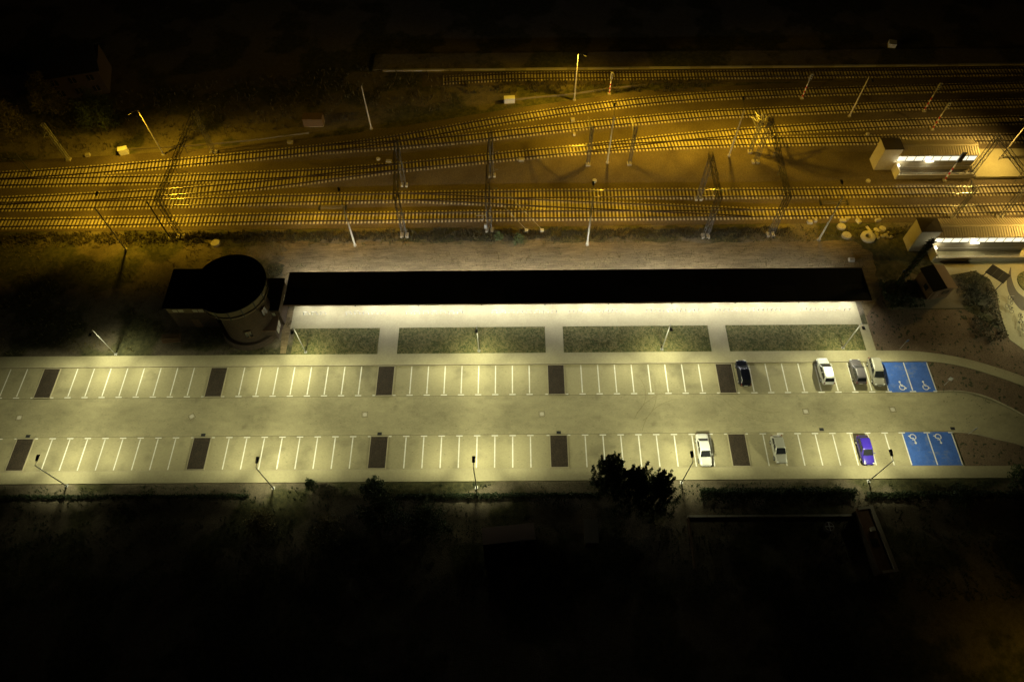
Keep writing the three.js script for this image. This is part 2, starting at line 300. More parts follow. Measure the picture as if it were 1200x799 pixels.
for (const [x, z] of [[-71.3, -43.8], [-46.5, -43.8], [-21.7, -43.9], [3.6, -43.8], [41.2, -43.9], [53.6, -44.1]]) {
  const t = thing('manhole_cover', 'square concrete manhole cover in the aisle, ' + ORD[[53.6, 41.2, 3.6, -21.7, -46.5, -71.3].indexOf(x)] + ' the blue bays', 'manhole cover', [x, 0, z], x === -46.5 ? 0.6 : 0.05, 'manhole covers along the aisle');
  part('frame', [box(0.86, 0.012, 0.05, 0, 0.006, -0.4), box(0.86, 0.012, 0.05, 0, 0.006, 0.4), box(0.05, 0.012, 0.75, -0.4, 0.006, 0), box(0.05, 0.012, 0.75, 0.4, 0.006, 0)], M.joint, t);
  part('lid', cyl(0.28, 0.28, 0.014, 20), M.plaster, t); part('surround', box(0.74, 0.008, 0.75, 0, 0.004, 0), M.kerb, t);
}
// planting beds between the bays
const bedK = (x0, x1, z0, z1) => [box(x1 - x0, 0.12, 0.12, (x0 + x1) / 2, 0.06, z0 + 0.06), box(x1 - x0, 0.12, 0.12, (x0 + x1) / 2, 0.06, z1 - 0.06), box(0.12, 0.12, z1 - z0 - 0.24, x0 + 0.06, 0.06, (z0 + z1) / 2), box(0.12, 0.12, z1 - z0 - 0.24, x1 - 0.06, 0.06, (z0 + z1) / 2)];
for (const [zz, half, label] of [[-49.3, 2.5, 'canopy side'], [-38.1, 2.45, 'garden side']])
  for (const x of PL) {
    if (x < -90) continue;
    const t = thing('planting_bed', 'brown mulched planting bed on the ' + label + ' of the aisle, ' + ORD[5 - PL.indexOf(x)] + ' the blue bays', 'planting bed', [x + 1.25, 0, zz], 0, 'planting beds between the parking bays');
    const k = bedK(-1.28, 1.28, -half, half); ['kerb_stone', 'kerb_stone', 'kerb_stone', 'kerb_stone'].forEach((n, i) => part(n, k[i], M.kerb, t));
    part('mulch', box(2.32, 0.08, half * 2 - 0.24, 0, 0.04, 0), M.mulch, t);
  }

// ---------------------------------------------------------------- railway tracks
const TR = {
A: [[-13.8,-116.0],[-0.4,-116.8],[24.7,-116.8],[49.7,-116.8],[74.7,-116.8],[99.7,-117.0],[109.6,-117.0]],
B: [[-100.3,-90.4],[-91.6,-91.2],[-76.7,-92.4],[-61.8,-94.0],[-46.8,-95.8],[-31.6,-97.9],[-23.9,-99.2],[-16.2,-101.0],[-8.4,-103.0],[-0.4,-104.8],[11.7,-107.2],[24.0,-109.2],[36.3,-110.5],[48.6,-111.2],[73.3,-112.0],[89.8,-112.4],[107.8,-112.7]],
E1: [[-104.7,-89.6],[-91.1,-89.7],[-77.5,-89.9],[-63.9,-90.1],[-45.9,-90.7],[-38.3,-91.1],[-30.8,-91.6],[-21.0,-92.6],[-8.1,-94.2],[-0.5,-95.2],[5.7,-95.9],[11.1,-96.6],[18.9,-97.7],[30.8,-99.4],[46.7,-101.0],[70.6,-102.5],[94.5,-103.3],[104.0,-103.5]],
E3: [[-100.8,-84.2],[-89.0,-84.2],[-75.7,-84.3],[-62.5,-84.5],[-44.8,-85.0],[-22.7,-85.4],[-0.5,-85.7],[21.6,-85.7],[43.7,-85.6],[65.8,-85.7],[87.9,-85.9],[96.8,-86.1]],
E4: [[-96.2,-80.2],[-87.5,-80.2],[-65.8,-80.4],[-44.0,-80.8],[-22.3,-80.9],[-0.5,-81.1],[21.2,-81.0],[42.9,-81.0],[64.5,-81.2],[86.3,-81.6],[95.0,-81.8]],
C: [[-36.5,-97.2],[-30.0,-97.7],[-23.8,-98.2],[-16.1,-98.9],[-8.3,-99.8],[-0.5,-101.0],[11.4,-102.7],[23.4,-104.1],[35.5,-105.4],[47.7,-106.1],[72.0,-107.3],[88.2,-107.8],[105.9,-108.1]],
E2: [[-101.1,-84.6],[-89.4,-85.2],[-76.2,-85.9],[-63.0,-86.8],[-45.5,-88.5],[-39.6,-89.3],[-30.7,-90.8],[-24.8,-91.8],[-20.3,-92.6]],
X: [[-19.7,-85.5],[-9.4,-84.9],[-0.5,-84.1],[14.1,-83.0],[28.5,-82.0],[40.0,-81.1]],
D2: [[10.3,-96.4],[22.8,-97.3],[34.5,-97.9],[46.1,-98.2],[65.5,-98.4],[92.7,-98.5],[102.0,-98.6]],
};
const TRL = {
A: 'dim railway track along the concrete platform edge', B: 'outermost curving railway track beside the trackside cabinets', C: 'railway track branching off the outermost curving track',
E1: 'long railway track running from the gantry to behind the station shelters', E2: 'railway track joining the long track at a switch near the unlit lamp post', E3: 'straight railway track next but one to the canopy',
E4: 'straight railway track nearest to the long canopy', X: 'crossover track linking the two straight tracks by the canopy', D2: 'railway track ending beside the shelter with the lit window band',
};
const sleeperMats = [0, 1, 2].map((i) => mat(mul([0.63, 0.56, 0.41], [0.85, 1.0, 1.15][i]), { map: concreteTone, r: 0.9 }));
const sleeperGeo = [0, 1].map(() => fin(box(0.26, 0.16, 1)));
const prof = [[-0.1, 0], [0.1, 0], [0.1, 0.02], [0.012, 0.04], [0.012, 0.12], [0.036, 0.13], [0.036, 0.17], [-0.036, 0.17], [-0.036, 0.13], [-0.012, 0.12], [-0.012, 0.04], [-0.1, 0.02]];
function sweep(pts, dirs, off, pf) {
  const pos = [], n = pf.length;
  for (let i = 0; i < pts.length - 1; i++) for (let j = 0; j < n; j++) {
    const q = (k, m) => { const p = pts[k], d = dirs[k], [a, b] = pf[m % n]; return [p.x + d.z * (off + a), b, p.z - d.x * (off + a)]; };
    const A = q(i, j), B = q(i + 1, j), C = q(i + 1, j + 1), D = q(i, j + 1);
    pos.push(...A, ...C, ...B, ...A, ...D, ...C);
  }
  const g = new THREE.BufferGeometry(); g.setAttribute('position', new THREE.Float32BufferAttribute(pos, 3)); g.computeVertexNormals(); return g;
}
const curves = {};
for (const k in TR) { const c = new THREE.CatmullRomCurve3(TR[k].map(([x, z]) => V(x, 0, z)), false, 'centripetal'); c.arcLengthDivisions = 800; const L = c.getLength(), n = Math.round(L / 0.62); curves[k] = { L, n, pts: c.getSpacedPoints(n), c }; }
const done = [];
for (const k of Object.keys(TR)) {
  const { pts, n } = curves[k], mid = pts[Math.floor(n / 2)], t = thing('railway_track', TRL[k], 'railway track', [mid.x, -0.06, mid.z]);
  const loc = pts.map((p) => p.clone().sub(mid)), dirs = loc.map((p, i) => loc[Math.min(n, i + 1)].clone().sub(loc[Math.max(0, i - 1)]).normalize());
  const every = loc.map((_, i) => i).filter((i) => i % 3 === 0 || i === n), P3 = every.map((i) => loc[i]), D3 = every.map((i) => dirs[i]);
  const others = Object.keys(TR).filter((o) => o !== k && !done.includes(o));
  const near = (p, names) => { let best = 1e9, v = null; for (const o of names) for (const q of curves[o].pts) { const d = q.distanceTo(p); if (d < best) { best = d; v = q; } } return [best, v]; };
  const extra = [];
  let made = 0;
  const order = loc.map((_, i) => i);
  for (const i of order) {
    const wp = pts[i];
    if (done.length && near(wp, done)[0] < 2.75) continue;        // the main track's long sleepers carry the branch here
    let len = 2.6, shift = 0;
    const [d, v] = others.length ? near(wp, others) : [9, null];
    const lat = V(dirs[i].z, 0, -dirs[i].x);
    if (d < 2.75) { const s = v.clone().sub(wp).dot(lat); len = 2.6 + Math.abs(s); shift = s / 2; }
    const y = rr(0.0, 0.012);
    if (made < 300) {
      const o = inst('sleeper', sleeperGeo[0], sleeperMats[Math.floor(rnd() * 3)], t);
      o.position.set(loc[i].x + lat.x * shift, y, loc[i].z + lat.z * shift); o.rotation.y = Math.atan2(lat.x, lat.z) + rr(-0.01, 0.01); o.scale.z = len; made++;
    } else extra.push(new THREE.BoxGeometry(0.26, 0.16, len).rotateY(Math.atan2(lat.x, lat.z)).translate(loc[i].x + lat.x * shift, y, loc[i].z + lat.z * shift));
  }
  if (extra.length) part('sleeper_row', extra, sleeperMats[1], t).userData.kind = 'stuff';
  const yb = 0.093 + done.length * 0.0006;
  for (const s of [-0.755, 0.755]) {
    const r = part('rail', sweep(P3, D3, s, prof), M.rust, t); r.position.y = yb;
    part('running_surface', sweep(P3, D3, s, [[-0.03, 0.1715], [0.03, 0.1715], [0.03, 0.1735], [-0.03, 0.1735]]), M.railTop, r);
  }
  done.push(k);
}

// ---------------------------------------------------------------- long canopy with its lamps
{
  const t = thing('bicycle_canopy', 'very long flat black canopy roof over the lit bicycle stands', 'canopy', [9.3, 0.1, -63.7]);
  const x0 = -44.5, x1 = 44.4, zf = 3.05, zb = -3.05;
  const roofY = (z) => 3.05 + 0.045 * Math.abs(z) * 1.2;
  const n = 24, dx = (x1 - x0) / n, mats = [0, 1, 2].map((i) => mat(mul([0.012, 0.012, 0.012], 0.8 + 0.3 * i), { r: 0.95 }));
  const panel = (s) => { const g = new THREE.BoxGeometry(dx, 0.05, 3.06); g.rotateX(s * -0.054).translate(0, 3.14, s * 1.53); return fin(g); };
  const pg = [panel(1), panel(-1)];
  for (let i = 0; i < n; i++) for (const k of [0, 1]) { const o = inst('roof_panel', pg[k], mats[(i * 7 + k) % 3], t); o.position.x = x0 + dx * (i + 0.5); }
  part('fascia', [box(x1 - x0 + 0.1, 0.26, 0.05, (x0 + x1) / 2, 3.18, zf + 0.04), box(x1 - x0 + 0.1, 0.26, 0.05, (x0 + x1) / 2, 3.18, zb - 0.04)], M.fascia, t);
  part('end_trim', [box(0.05, 0.2, 6.0, x0 - 0.03, 3.14, 0), box(0.05, 0.2, 6.0, x1 + 0.03, 3.14, 0)], M.darkSteel, t);
  part('ridge_beam', box(x1 - x0 - 0.2, 0.2, 0.16, (x0 + x1) / 2, 2.96, 0), M.steel, t);
  for (let i = 0; i <= 9; i++) {
    const x = x0 + 1.3 + i * 9.58;
    part('post', [rod(V(x, 0, -0.25), V(x, 2.95, -0.25), 0.08), box(0.3, 0.03, 0.3, x, 0.015, -0.25)], M.steel, t);
    part('crossbeam', [bar(V(x, 2.93, 0), V(x, 3.1, 2.95), 0.1), bar(V(x, 2.93, 0), V(x, 3.1, -2.95), 0.1)], M.steel, t);
    part('downpipe', rod(V(x + 0.12, 0, -0.25), V(x + 0.12, 2.95, -0.25), 0.04), M.darkSteel, t);
    part('bracket', box(0.22, 0.1, 0.12, x, 3.0, zf + 0.1), M.darkSteel, t);
  }
  const lampG = fin(box(1.2, 0.06, 0.14)), lensG = fin(box(1.14, 0.012, 0.1)), lm = glow(CANOPY, 4);
  for (let i = 0; i < 26; i++) {
    const x = -42.0 + i * 3.36;
    for (const [z, I, tz, pen] of [[1.0, CAN_F * (i % 2 ? 1.15 : 0.95) * (i < 3 ? 0.7 : 1), 2.4, 0.8], [-2.5, CAN_R * (i > 19 ? 0.5 : 1), -3.4, 0.5]]) {
      if (z < 0 && i % 2) continue;
      const f = inst('light_fitting', lampG, M.white, t); f.position.set(x, 2.94, z);
      const l = inst('lens', lensG, lm, f); l.position.set(0, -0.036, 0);
      spot(t, CANOPY, I, [x, 2.87, z], [x, 0, z + tz], z > 0 ? 1.12 : 1.3, pen, 12);
    }
  }
}
{
  let first;
  const hoop = () => { const c = new THREE.CatmullRomCurve3([V(-0.38, 0, 0), V(-0.38, 0.62, 0), V(-0.3, 0.78, 0), V(0.3, 0.78, 0), V(0.38, 0.62, 0), V(0.38, 0, 0)], false, 'catmullrom', 0.15); return new THREE.TubeGeometry(c, 22, 0.035, 6); };
  const skip = [3, 4, 10, 11, 19, 20, 21, 30, 38, 39, 47, 56, 57];
  for (let i = 0; i < 64; i++) {
    if (skip.includes(i)) continue;
    const p = [-32.6 + i * 1.33, 0.1, -61.1 + (i % 2) * 0.05];
    if (!first) {
      first = thing('bicycle_stand', 'bent steel bicycle stand on the lit paving at the canopy edge', 'bicycle stand', p, 0.05, 'bicycle stands under the long canopy');
      part('hoop', hoop(), M.galv, first); part('crossbar', rod(V(-0.37, 0.35, 0), V(0.37, 0.35, 0), 0.018), M.galv, first);
      for (const s of [-0.38, 0.38]) part('base_plate', box(0.16, 0.014, 0.12, s, 0.007, 0), M.galv, first);
    } else dup(first, p, 0.05);
  }
}

// ---------------------------------------------------------------- parking lamps
function parkingLamp([x, y, z], dir, label, group, I, h, tilt, ang, pen, headLen = 0.8) {
  const t = thing('parking_lamp', label, 'lamp post', [x, y, z], 0, group);
  part('pole', [cyl(0.085, 0.055, h, 10)], M.galv, t);
  part('base', [cyl(0.16, 0.13, 0.18, 12), box(0.4, 0.03, 0.4, 0, 0.015, 0)], M.galv, t);
  part('arm', rod(V(0, h - 0.04, 0), V(0, h + 0.06, dir * 0.65), 0.035), M.galv, t);
  const g = new THREE.BoxGeometry(0.36, 0.09, headLen, 1, 1, 3); const a = g.attributes.position;
  for (let i = 0; i < a.count; i++) { const k = dir * a.getZ(i) / headLen; a.setX(i, a.getX(i) * (1.1 - 0.35 * Math.max(0, -k))); if (a.getY(i) > 0) a.setY(i, a.getY(i) * (1 - 0.5 * Math.abs(k))); }
  const head = part('lamp_head', g, M.darkSteel, t); head.position.set(0, h + 0.08, dir * (0.6 + headLen / 2)); head.rotation.x = -dir * 0.06;
  part('lens', box(0.27, 0.012, headLen * 0.7, 0, -0.052, 0), glow(LED, 3), head);
  const lz = dir * (0.6 + headLen / 2);
  spot(t, LED, I, [0, h - 0.02, lz], [0, 0, lz + dir * Math.tan(tilt) * h], ang, pen, 8);
  for (const s of [-1, 1]) spot(t, LED, I * 2.0, [s * 0.05, h - 0.02, lz], [s * 11, 0, lz + dir * 5.5], 0.6, 1, 8);
  spot(t, LED, I * 0.055, [0, h - 0.02, lz], [0, 0, lz - dir * 1.5], 1.38, 0.8, 8);   // weak spill behind the post   // the lens throws sideways along the bays
  spot(t, LED, I * 0.95, [0, h - 0.02, lz], [0, 0, lz + dir * 7.5], 0.62, 1, 8);                                        // and forward across the aisle
}
for (const [x, k] of [[-60.5, 1], [-31.7, 1], [-5.6, 1], [21.9, 1], [49.0, 0.85]])
  parkingLamp([x, -0.02 + (x > -32 ? 0.08 : -0.1), -54.3], 1, x < -40 ? 'slim parking lamp on bare ground beside the footway near the round tower' : 'slim parking lamp at the lawn strip edge facing the bays, ' + ORD[[49.0, 21.9, -5.6, -31.7].indexOf(x)] + ' the blue bays', x < -40 ? undefined : 'parking lamps along the lawn strips', P_TOP * k, 6.9, 0.3, 1.12, 0.75, 0.55);
for (const [x, z] of [[-61.2, -33.6], [-33.0, -33.1], [-5.5, -33.0], [22.2, -33.5], [47.4, -33.5]])
  parkingLamp([x, -0.12, z], -1, 'slim parking lamp with dark head beyond the garden side footway, ' + ORD[[47.4, 22.2, -5.5, -33.0, -61.2].indexOf(x)] + ' the blue bays', 'parking lamps along the gardens', P_LOW, 7.4, 0.42, 1.08, 0.8, 0.85);

// ---------------------------------------------------------------- railway masts, gantries, lamps
function lattice(p, q, w, pitch, ch, br, up = V(0, 0, 1)) {
  const d = q.clone().sub(p), L = d.length(); d.normalize();
  const a = up.clone().cross(d).normalize(), b = d.clone().cross(a), g = [], n = Math.max(2, Math.round(L / pitch));
  const C = [[-1, -1], [1, -1], [1, 1], [-1, 1]].map(([i, j]) => a.clone().multiplyScalar(i * w / 2).addScaledVector(b, j * w / 2));
  for (const c of C) g.push(bar(p.clone().add(c), q.clone().add(c), ch));
  for (let f = 0; f < 4; f++) for (let i = 0; i < n; i++) {
    const A = C[f], B = C[(f + 1) % 4], s = p.clone().addScaledVector(d, L * i / n), e = p.clone().addScaledVector(d, L * (i + 1) / n);
    g.push(i % 2 ? bar(s.clone().add(A), e.clone().add(B), br) : bar(s.clone().add(B), e.clone().add(A), br)); g.push(bar(e.clone().add(A), e.clone().add(B), br * 0.9));
  }
  return g;
}
function gantry([xa, za], [xb, zb], h, label, m = M.gantry, farLeg = true) {
  const t = thing('catenary_gantry', label, 'gantry', [xa, -0.12, za]), dx = xb - xa, dz = zb - za;
  part('mast', lattice(V(0, 0.1, 0), V(0, h, 0), 0.72, 1.0, 0.07, 0.032), m, t);
  for (const s of [-0.42, 0.42]) part('concrete_foot', box(0.5, 0.4, 0.9, s, 0.2, 0), M.concrete, t);
  if (farLeg) { part('mast', lattice(V(dx, 0.1, dz), V(dx, h, dz), 0.62, 1.0, 0.06, 0.03), m, t); for (const s of [-0.4, 0.4]) part('concrete_foot', box(0.46, 0.4, 0.8, dx + s, 0.2, dz), M.concrete, t); }
  const e = V(dx, 0, dz).normalize().multiplyScalar(0.8);
  part('crossbeam', lattice(V(-e.x * 0.5, h - 0.2, -e.z * 0.5), V(dx + e.x, h - 0.2, dz + e.z), 0.66, 1.0, 0.07, 0.034, V(0, 1, 0)), m, t);
  const L = Math.hypot(dx, dz), n = Math.max(2, Math.round(L / 4.6));
  for (let i = 1; i < n + 1; i++) {
    const f = (i - 0.45) / n, x = dx * f, z = dz * f;
    const d = part('dropper', [rod(V(x, h - 0.4, z), V(x, h - 2.6, z), 0.05), rod(V(x, h - 2.4, z), V(x + 1.5, h - 2.2, z - 0.3), 0.035), rod(V(x, h - 1.5, z), V(x + 1.5, h - 2.2, z - 0.3), 0.025)], M.steel, t);
    part('insulator', [cyl(0.07, 0.07, 0.3, 8, x, h - 0.75, z)], M.rust, d);
  }
}
gantry([-56.0, -77.0], [-54.8, -96.8], 9.3, 'long dark lattice gantry spanning five tracks near the round disc');
gantry([-18.5, -76.8], [-19.4, -88.2], 10, 'grey lattice gantry with narrow foot near the weeds, beside two anchor boxes');
gantry([-4.3, -77.8], [-4.0, -90.3], 9.6, 'grey lattice gantry carrying a small equipment bracket on its mast');
gantry([31.6, -76.1], [31.6, -84.4], 10, 'short lattice gantry over two tracks beside the weedy verge');
gantry([42.4, -76.3], [43.0, -93.1], 9.7, 'long lattice gantry between the verge and the branched mast');
gantry([79.9, -89.4], [81.6, -79.6], 8.9, 'lattice gantry standing on the end of the bright platform');
{ // equipment bracket on the middle gantry is a part of it
  const g = scene.children.filter((o) => o.name.startsWith('catenary_gantry'))[2];
  part('equipment_bracket', [bar(V(-0.3, 3.9, 0), V(-2.1, 3.9, 0.1), 0.1), bar(V(-0.9, 3.9, 0.1), V(-0.9, 3.5, 0.6), 0.1), bar(V(-2.0, 3.9, 0.1), V(-2.0, 3.5, -0.5), 0.1), bar(V(-0.9, 3.5, 0.6), V(-1.5, 3.5, 0.6), 0.1)], M.galv, g);
  part('equipment_box', box(0.4, 0.9, 0.35, -0.65, 1.3, 0.1), M.galv, g);
}
function mast([x, z], h, label, arms = [], w = 0.45) {
  const t = thing('catenary_mast', label, 'mast', [x, -0.12, z]);
  part('column', lattice(V(0, 0.1, 0), V(0, h, 0), w, 0.8, 0.065, 0.032), x < -70 ? M.galv : M.gantry, t);
  part('concrete_foot', box(0.8, 0.35, 0.8, 0, 0.175, 0), M.concrete, t);
  for (const [ax, az, y0] of arms) {
    const a = part('cantilever', [rod(V(0, y0, 0), V(ax, y0 + 0.25, az), 0.06), rod(V(0, y0 - 1.5, 0), V(ax * 0.8, y0 + 0.15, az * 0.8), 0.05), rod(V(0, y0 + 0.9, 0), V(ax * 0.8, y0 + 0.2, az * 0.8), 0.03)], M.steel, t);
    part('insulator', rod(V(ax * 0.1, y0 + 0.02, az * 0.1), V(ax * 0.28, y0 + 0.07, az * 0.28), 0.11), M.rust, a);
  }
}
mast([13.1, -92.8], 8.8, 'slim lattice mast with one cantilever arm beside a yard lamp', [[-0.4, -3.6, 7.6], [-0.2, 2.4, 7.2]]);
mast([20.5, -92.9], 8.6, 'slim lattice mast with cantilever arms beside the switch rails', [[-0.5, -3.4, 7.6], [-0.3, 2.4, 7.0]]);
mast([42.5, -95.6], 8.8, 'brightly lit branched mast with spreading arms near the strongest lamp pool', [[-1.5, -1.6, 6.6], [1.8, -1.4, 7.0], [1.9, 0.6, 6.6], [-0.6, -2.2, 7.0]]);
mast([-80.8, -95.2], 8.4, 'pale mast leaning over the dark trees beside two trackside blocks', [[0.5, 2.6, 7.2]], 0.5);
mast([73.8, -79.7], 7.6, 'dark mast between the straight tracks and the station shelter', [[0.5, -2.8, 6.4]]);
mast([88.8, -79.5], 8.4, 'dark mast at the edge of the side platform', [[0.4, -2.8, 7.0]]);
{
  for (const [x, z, h, label] of [[-57.9, -76.9, 8.5, 'plain dark pole next to the long gantry foot'], [-86.2, -91.7, 4.8, 'short dark pole by the track among low bushes']]) {
    const t = thing('trackside_pole', label, 'pole', [x, -0.12, z]); part('pole', cyl(0.13, 0.09, h, 8), M.darkSteel, t); part('cap', cyl(0.16, 0.12, 0.2, 8, 0, h, 0), M.darkSteel, t); part('foot', cyl(0.3, 0.25, 0.2, 8), M.concrete, t);
  }
}
function yardLamp([x, z], h, ax, az, label, I, tx, tz, ang = 1.2, pen = 0.75, y = -0.12, wide = true, SODIUM = SODIUM_LAMP) {
  const t = thing('yard_lamp', label, 'lamp post', [x, y, z]);
  part('pole', cyl(0.16, 0.09, h, 10), M.plaster, t); part('foot', cyl(0.34, 0.3, 0.25, 10), M.concrete, t);
  const hx = ax, hz = az, L = Math.hypot(ax, az);
  part('arm', rod(V(0, h - 0.05, 0), V(hx, h + 0.35, hz), 0.045), M.steel, t);
  const head = part('lamp_head', [box(0.34, 0.16, 0.75), box(0.26, 0.08, 0.5, 0, 0.11, -0.05)], M.darkSteel, t);
  head.position.set(hx * (1 + 0.35 / L), h + 0.38, hz * (1 + 0.35 / L)); head.rotation.y = Math.atan2(hx, hz);
  const l = part('lens', box(0.26, 0.04, 0.55, 0, -0.1, 0), I ? glow(SODIUM, 3) : M.paleGlass, head);
  if (I) spot(t, SODIUM, I, [head.position.x, h + 0.2, head.position.z], [tx - x, 0, tz - z], ang, pen, 10);
  if (I && wide) for (const s of [-1, 1]) spot(t, SODIUM, I * 2.0, [head.position.x, h + 0.2, head.position.z], [tx - x + s * 17, 0, tz - z], 0.74, 1, 10);
}
yardLamp([-63.9, -96.3], 10.2, -0.8, 0.9, 'pale yard lamp beside the white trackside cabinet', YARD * 1.05, -63, -94);
yardLamp([-26.7, -102.7], 9.6, -0.3, 0.9, 'unlit yard lamp standing alone in the dark beyond the tracks', 0, 0, 0);
yardLamp([11.5, -109.9], 10.2, 0.9, 0.5, 'tall pale yard lamp on the far edge of the curving track', YARD * 1.0, 11, -109);
yardLamp([-26.6, -74.9], 10.3, -0.6, -2.1, 'yard lamp in the weeds with its pole lit by the canopy, near two long boards', YARD * 0.62, -27, -82.5);
yardLamp([11.9, -74.7], 11.2, 0.1, -2.2, 'yard lamp in the weeds behind the middle of the canopy', YARD * 0.8, 12, -82.5);
yardLamp([50.3, -75.3], 10.4, 0.2, -2.2, 'yard lamp in the verge beside the concrete discs', YARD * 0.75, 51, -83);
yardLamp([-64.6, -74.4], 10.2, -0.2, -2.2, 'dark yard lamp on the worn ground before the round tower', YARD * 1.2, -64, -80.5, 1.28, 0.7);
yardLamp([16.6, -93.3], 10.6, 0.2, -2.0, 'yard lamp between two slim masts with cantilevers', YARD * 1.1, 16, -98);
yardLamp([38.6, -94.8], 10.4, 0.1, -2.0, 'yard lamp next to the branched mast', YARD * 1.35, 37, -98);
yardLamp([62.7, -104.7], 8.8, 0, 1.0, 'bare unlit grey yard lamp between the far tracks', 0, 0, 0);
function signal([x, z], h, label, board) {
  const t = thing('railway_signal', label, 'signal', [x, -0.12, z]);
  for (let i = 0; i < 7; i++) part(i % 2 ? 'red_band' : 'white_band', cyl(0.12, 0.12, h * 0.6 / 7, 8, 0, i * h * 0.6 / 7, 0), i % 2 ? M.red : M.white, t);
  part('mast', cyl(0.09, 0.09, h * 0.4, 8, 0, h * 0.6, 0), M.galv, t);
  const b = part('signal_head', box(board ? 0.75 : 0.45, board ? 2.2 : 1.4, 0.25, 0, h - 0.5, 0.18), board ? M.darkSteel : M.galv, t);
  for (let i = 0; i < 3; i++) part('lens_hood', new THREE.CylinderGeometry(0.11, 0.11, 0.16, 10).rotateX(Math.PI / 2).translate(0, h - 0.95 + i * 0.42, 0.36), M.darkSteel, b);
  part('foot', box(0.6, 0.3, 0.6, 0, 0.15, 0), M.concrete, t);
}
signal([54.9, -109.8], 5.6, 'striped signal mast between the two outermost tracks');
signal([76.9, -105.9], 6.4, 'striped signal mast further from the shelter beyond the long track');
signal([76.9, -100.9], 6.2, 'striped signal mast just behind the station shelter');
signal([75.1, -88.2], 6.2, 'striped signal mast with large dark board before the station shelter', true);
signal([18.3, -111.5], 5.0, 'short pale signal mast standing on the cable trough ledge');

// ---------------------------------------------------------------- trackside edges, boxes, discs
{
  const t = thing('platform_edge', 'long pale concrete platform edge beyond the dim far track', 'platform edge', [36, -0.12, -119]);
  for (let i = 0; i < 32; i++) part('edge_slab', box(4.04, 0.3 + rr(0, 0.015), 0.42, -62 + i * 4.06 + 2, 0.15, rr(-0.015, 0.015)), i % 3 ? M.plaster : M.concrete, t);
  ground('platform_surface', rect(-28, 110, -124, -119.25, 0.12, 0.24), M.ground, 'dark disused platform behind the concrete edge');
}
function trough(pts, label, w = 0.5) {
  const t = thing('cable_trough', label, 'cable trough', [pts[0][0], -0.12, pts[0][1]]);
  const c = new THREE.CatmullRomCurve3(pts.map(([x, z]) => V(x - pts[0][0], 0, z - pts[0][1]))), n = Math.round(c.getLength() / 2), p = c.getSpacedPoints(n);
  for (let i = 0; i < n; i++) { const a = p[i], b = p[i + 1]; part('cover_slab', bar(V(a.x, 0.17, a.z), V(b.x, 0.17, b.z).lerp(V(a.x, 0.17, a.z), 0.03), w, 0.2), M.trough, t); }
}
trough([[-1.5, -109.9], [4, -110.7], [11, -111.5], [18, -112.9], [26, -114]], 'pale cable trough along the curving track by the tall pale lamp', 0.4);
trough([[-73, -97.6], [-62, -98.3], [-50, -99.6], [-38, -101.6]], 'cable trough along the bank beyond the long gantry', 0.3);
function cabinet(name, label, cat, [x, z], w, h, d, ry, m, group) {
  const t = thing(name, label, cat, [x, -0.12, z], ry, group);
  part('body', box(w, h, d, 0, h / 2 + 0.08, 0), m, t); part('lid', box(w + 0.08, 0.06, d + 0.08, 0, h + 0.11, 0), m, t); part('plinth', box(w + 0.06, 0.08, d + 0.06, 0, 0.04, 0), M.concrete, t);
  part('door', box(w * 0.42, h * 0.8, 0.03, -w * 0.23, h / 2 + 0.08, d / 2 + 0.012), m, t); part('door', box(w * 0.42, h * 0.8, 0.03, w * 0.23, h / 2 + 0.08, d / 2 + 0.012), m, t);
  return t;
}
cabinet('relay_cabinet', 'white relay cabinet beside the pale yard lamp and cable trough', 'cabinet', [-71.1, -96.8], 1.5, 1.1, 1.0, 0.3, M.white);
cabinet('relay_cabinet', 'white relay cabinet at the end of the pale cable trough', 'cabinet', [-0.9, -109.6], 2.0, 1.0, 0.9, 0.05, M.white);
cabinet('equipment_hut', 'dim flat equipment hut beyond the tracks near the unlit lamp', 'hut', [-37.5, -104.2], 3.6, 1.6, 1.8, 0, M.wood);
cabinet('relay_cabinet', 'pale square cabinet alone on the dark ground beyond the platform edge', 'cabinet', [76.3, -125.2], 1.4, 0.8, 1.5, -0.25, M.white);
for (const [x, z, lab] of [[-41.2, -99.0, 'near the dim equipment hut'], [-22.6, -93.9, 'by the switch near the grey gantry'], [1.2, -94.0, 'between gantry and slim masts']]) cabinet('junction_box', 'small yellowish junction box on the ballast ' + lab, 'junction box', [x, z], 0.9, 0.35, 0.55, rr(-0.1, 0.1), M.concrete, 'junction boxes on the ballast');
for (const [x, z] of [[1.9, -77.5], [4.5, -77.5]]) {
  const t = thing('anchor_block', 'pale anchor block with guy wire, ' + (x < 3 ? 'nearest to' : 'second from') + ' the bracketed gantry', 'anchor block', [x, -0.12, z], 0, 'guy wire anchor blocks');
  part('block', box(0.55, 0.5, 0.55, 0, 0.25, 0), M.plaster, t); part('guy_wire', rod(V(0, 0.5, 0), V(-5.8, 9.0, -0.4), 0.02), M.galv, t);
}
for (const [x, z, r, label] of [[-49.9, -75.5, 0.75, 'round concrete lid on the worn ground near the round tower'], [54.6, -77.9, 0.7, 'round concrete lid near the block boxes'], [55.0, -76.0, 0.75, 'round concrete lid next to the concrete ring'], [14.0, -88.8, 0.38, 'small round lid between the tracks below a yard lamp'], [61.8, -88.2, 0.38, 'small round lid before the shelter with the tall end block'], [-24.6, -94.6, 0.35, 'small round lid at the switch near the grey gantry'], [61.3, -77.4, 0.55, 'broken concrete lid beside the rubble']]) {
  const t = thing('concrete_disc', label, 'lid', [x, x > 40 || x < -40 ? -0.12 : -0.06, z]);
  part('rim', new THREE.CylinderGeometry(r, r * 1.04, 0.3, 22).translate(0, 0.15, 0), M.concrete, t); part('cover', new THREE.CylinderGeometry(r * 0.9, r * 0.93, 0.05, 22).translate(0, 0.325, 0), M.plaster, t);
}
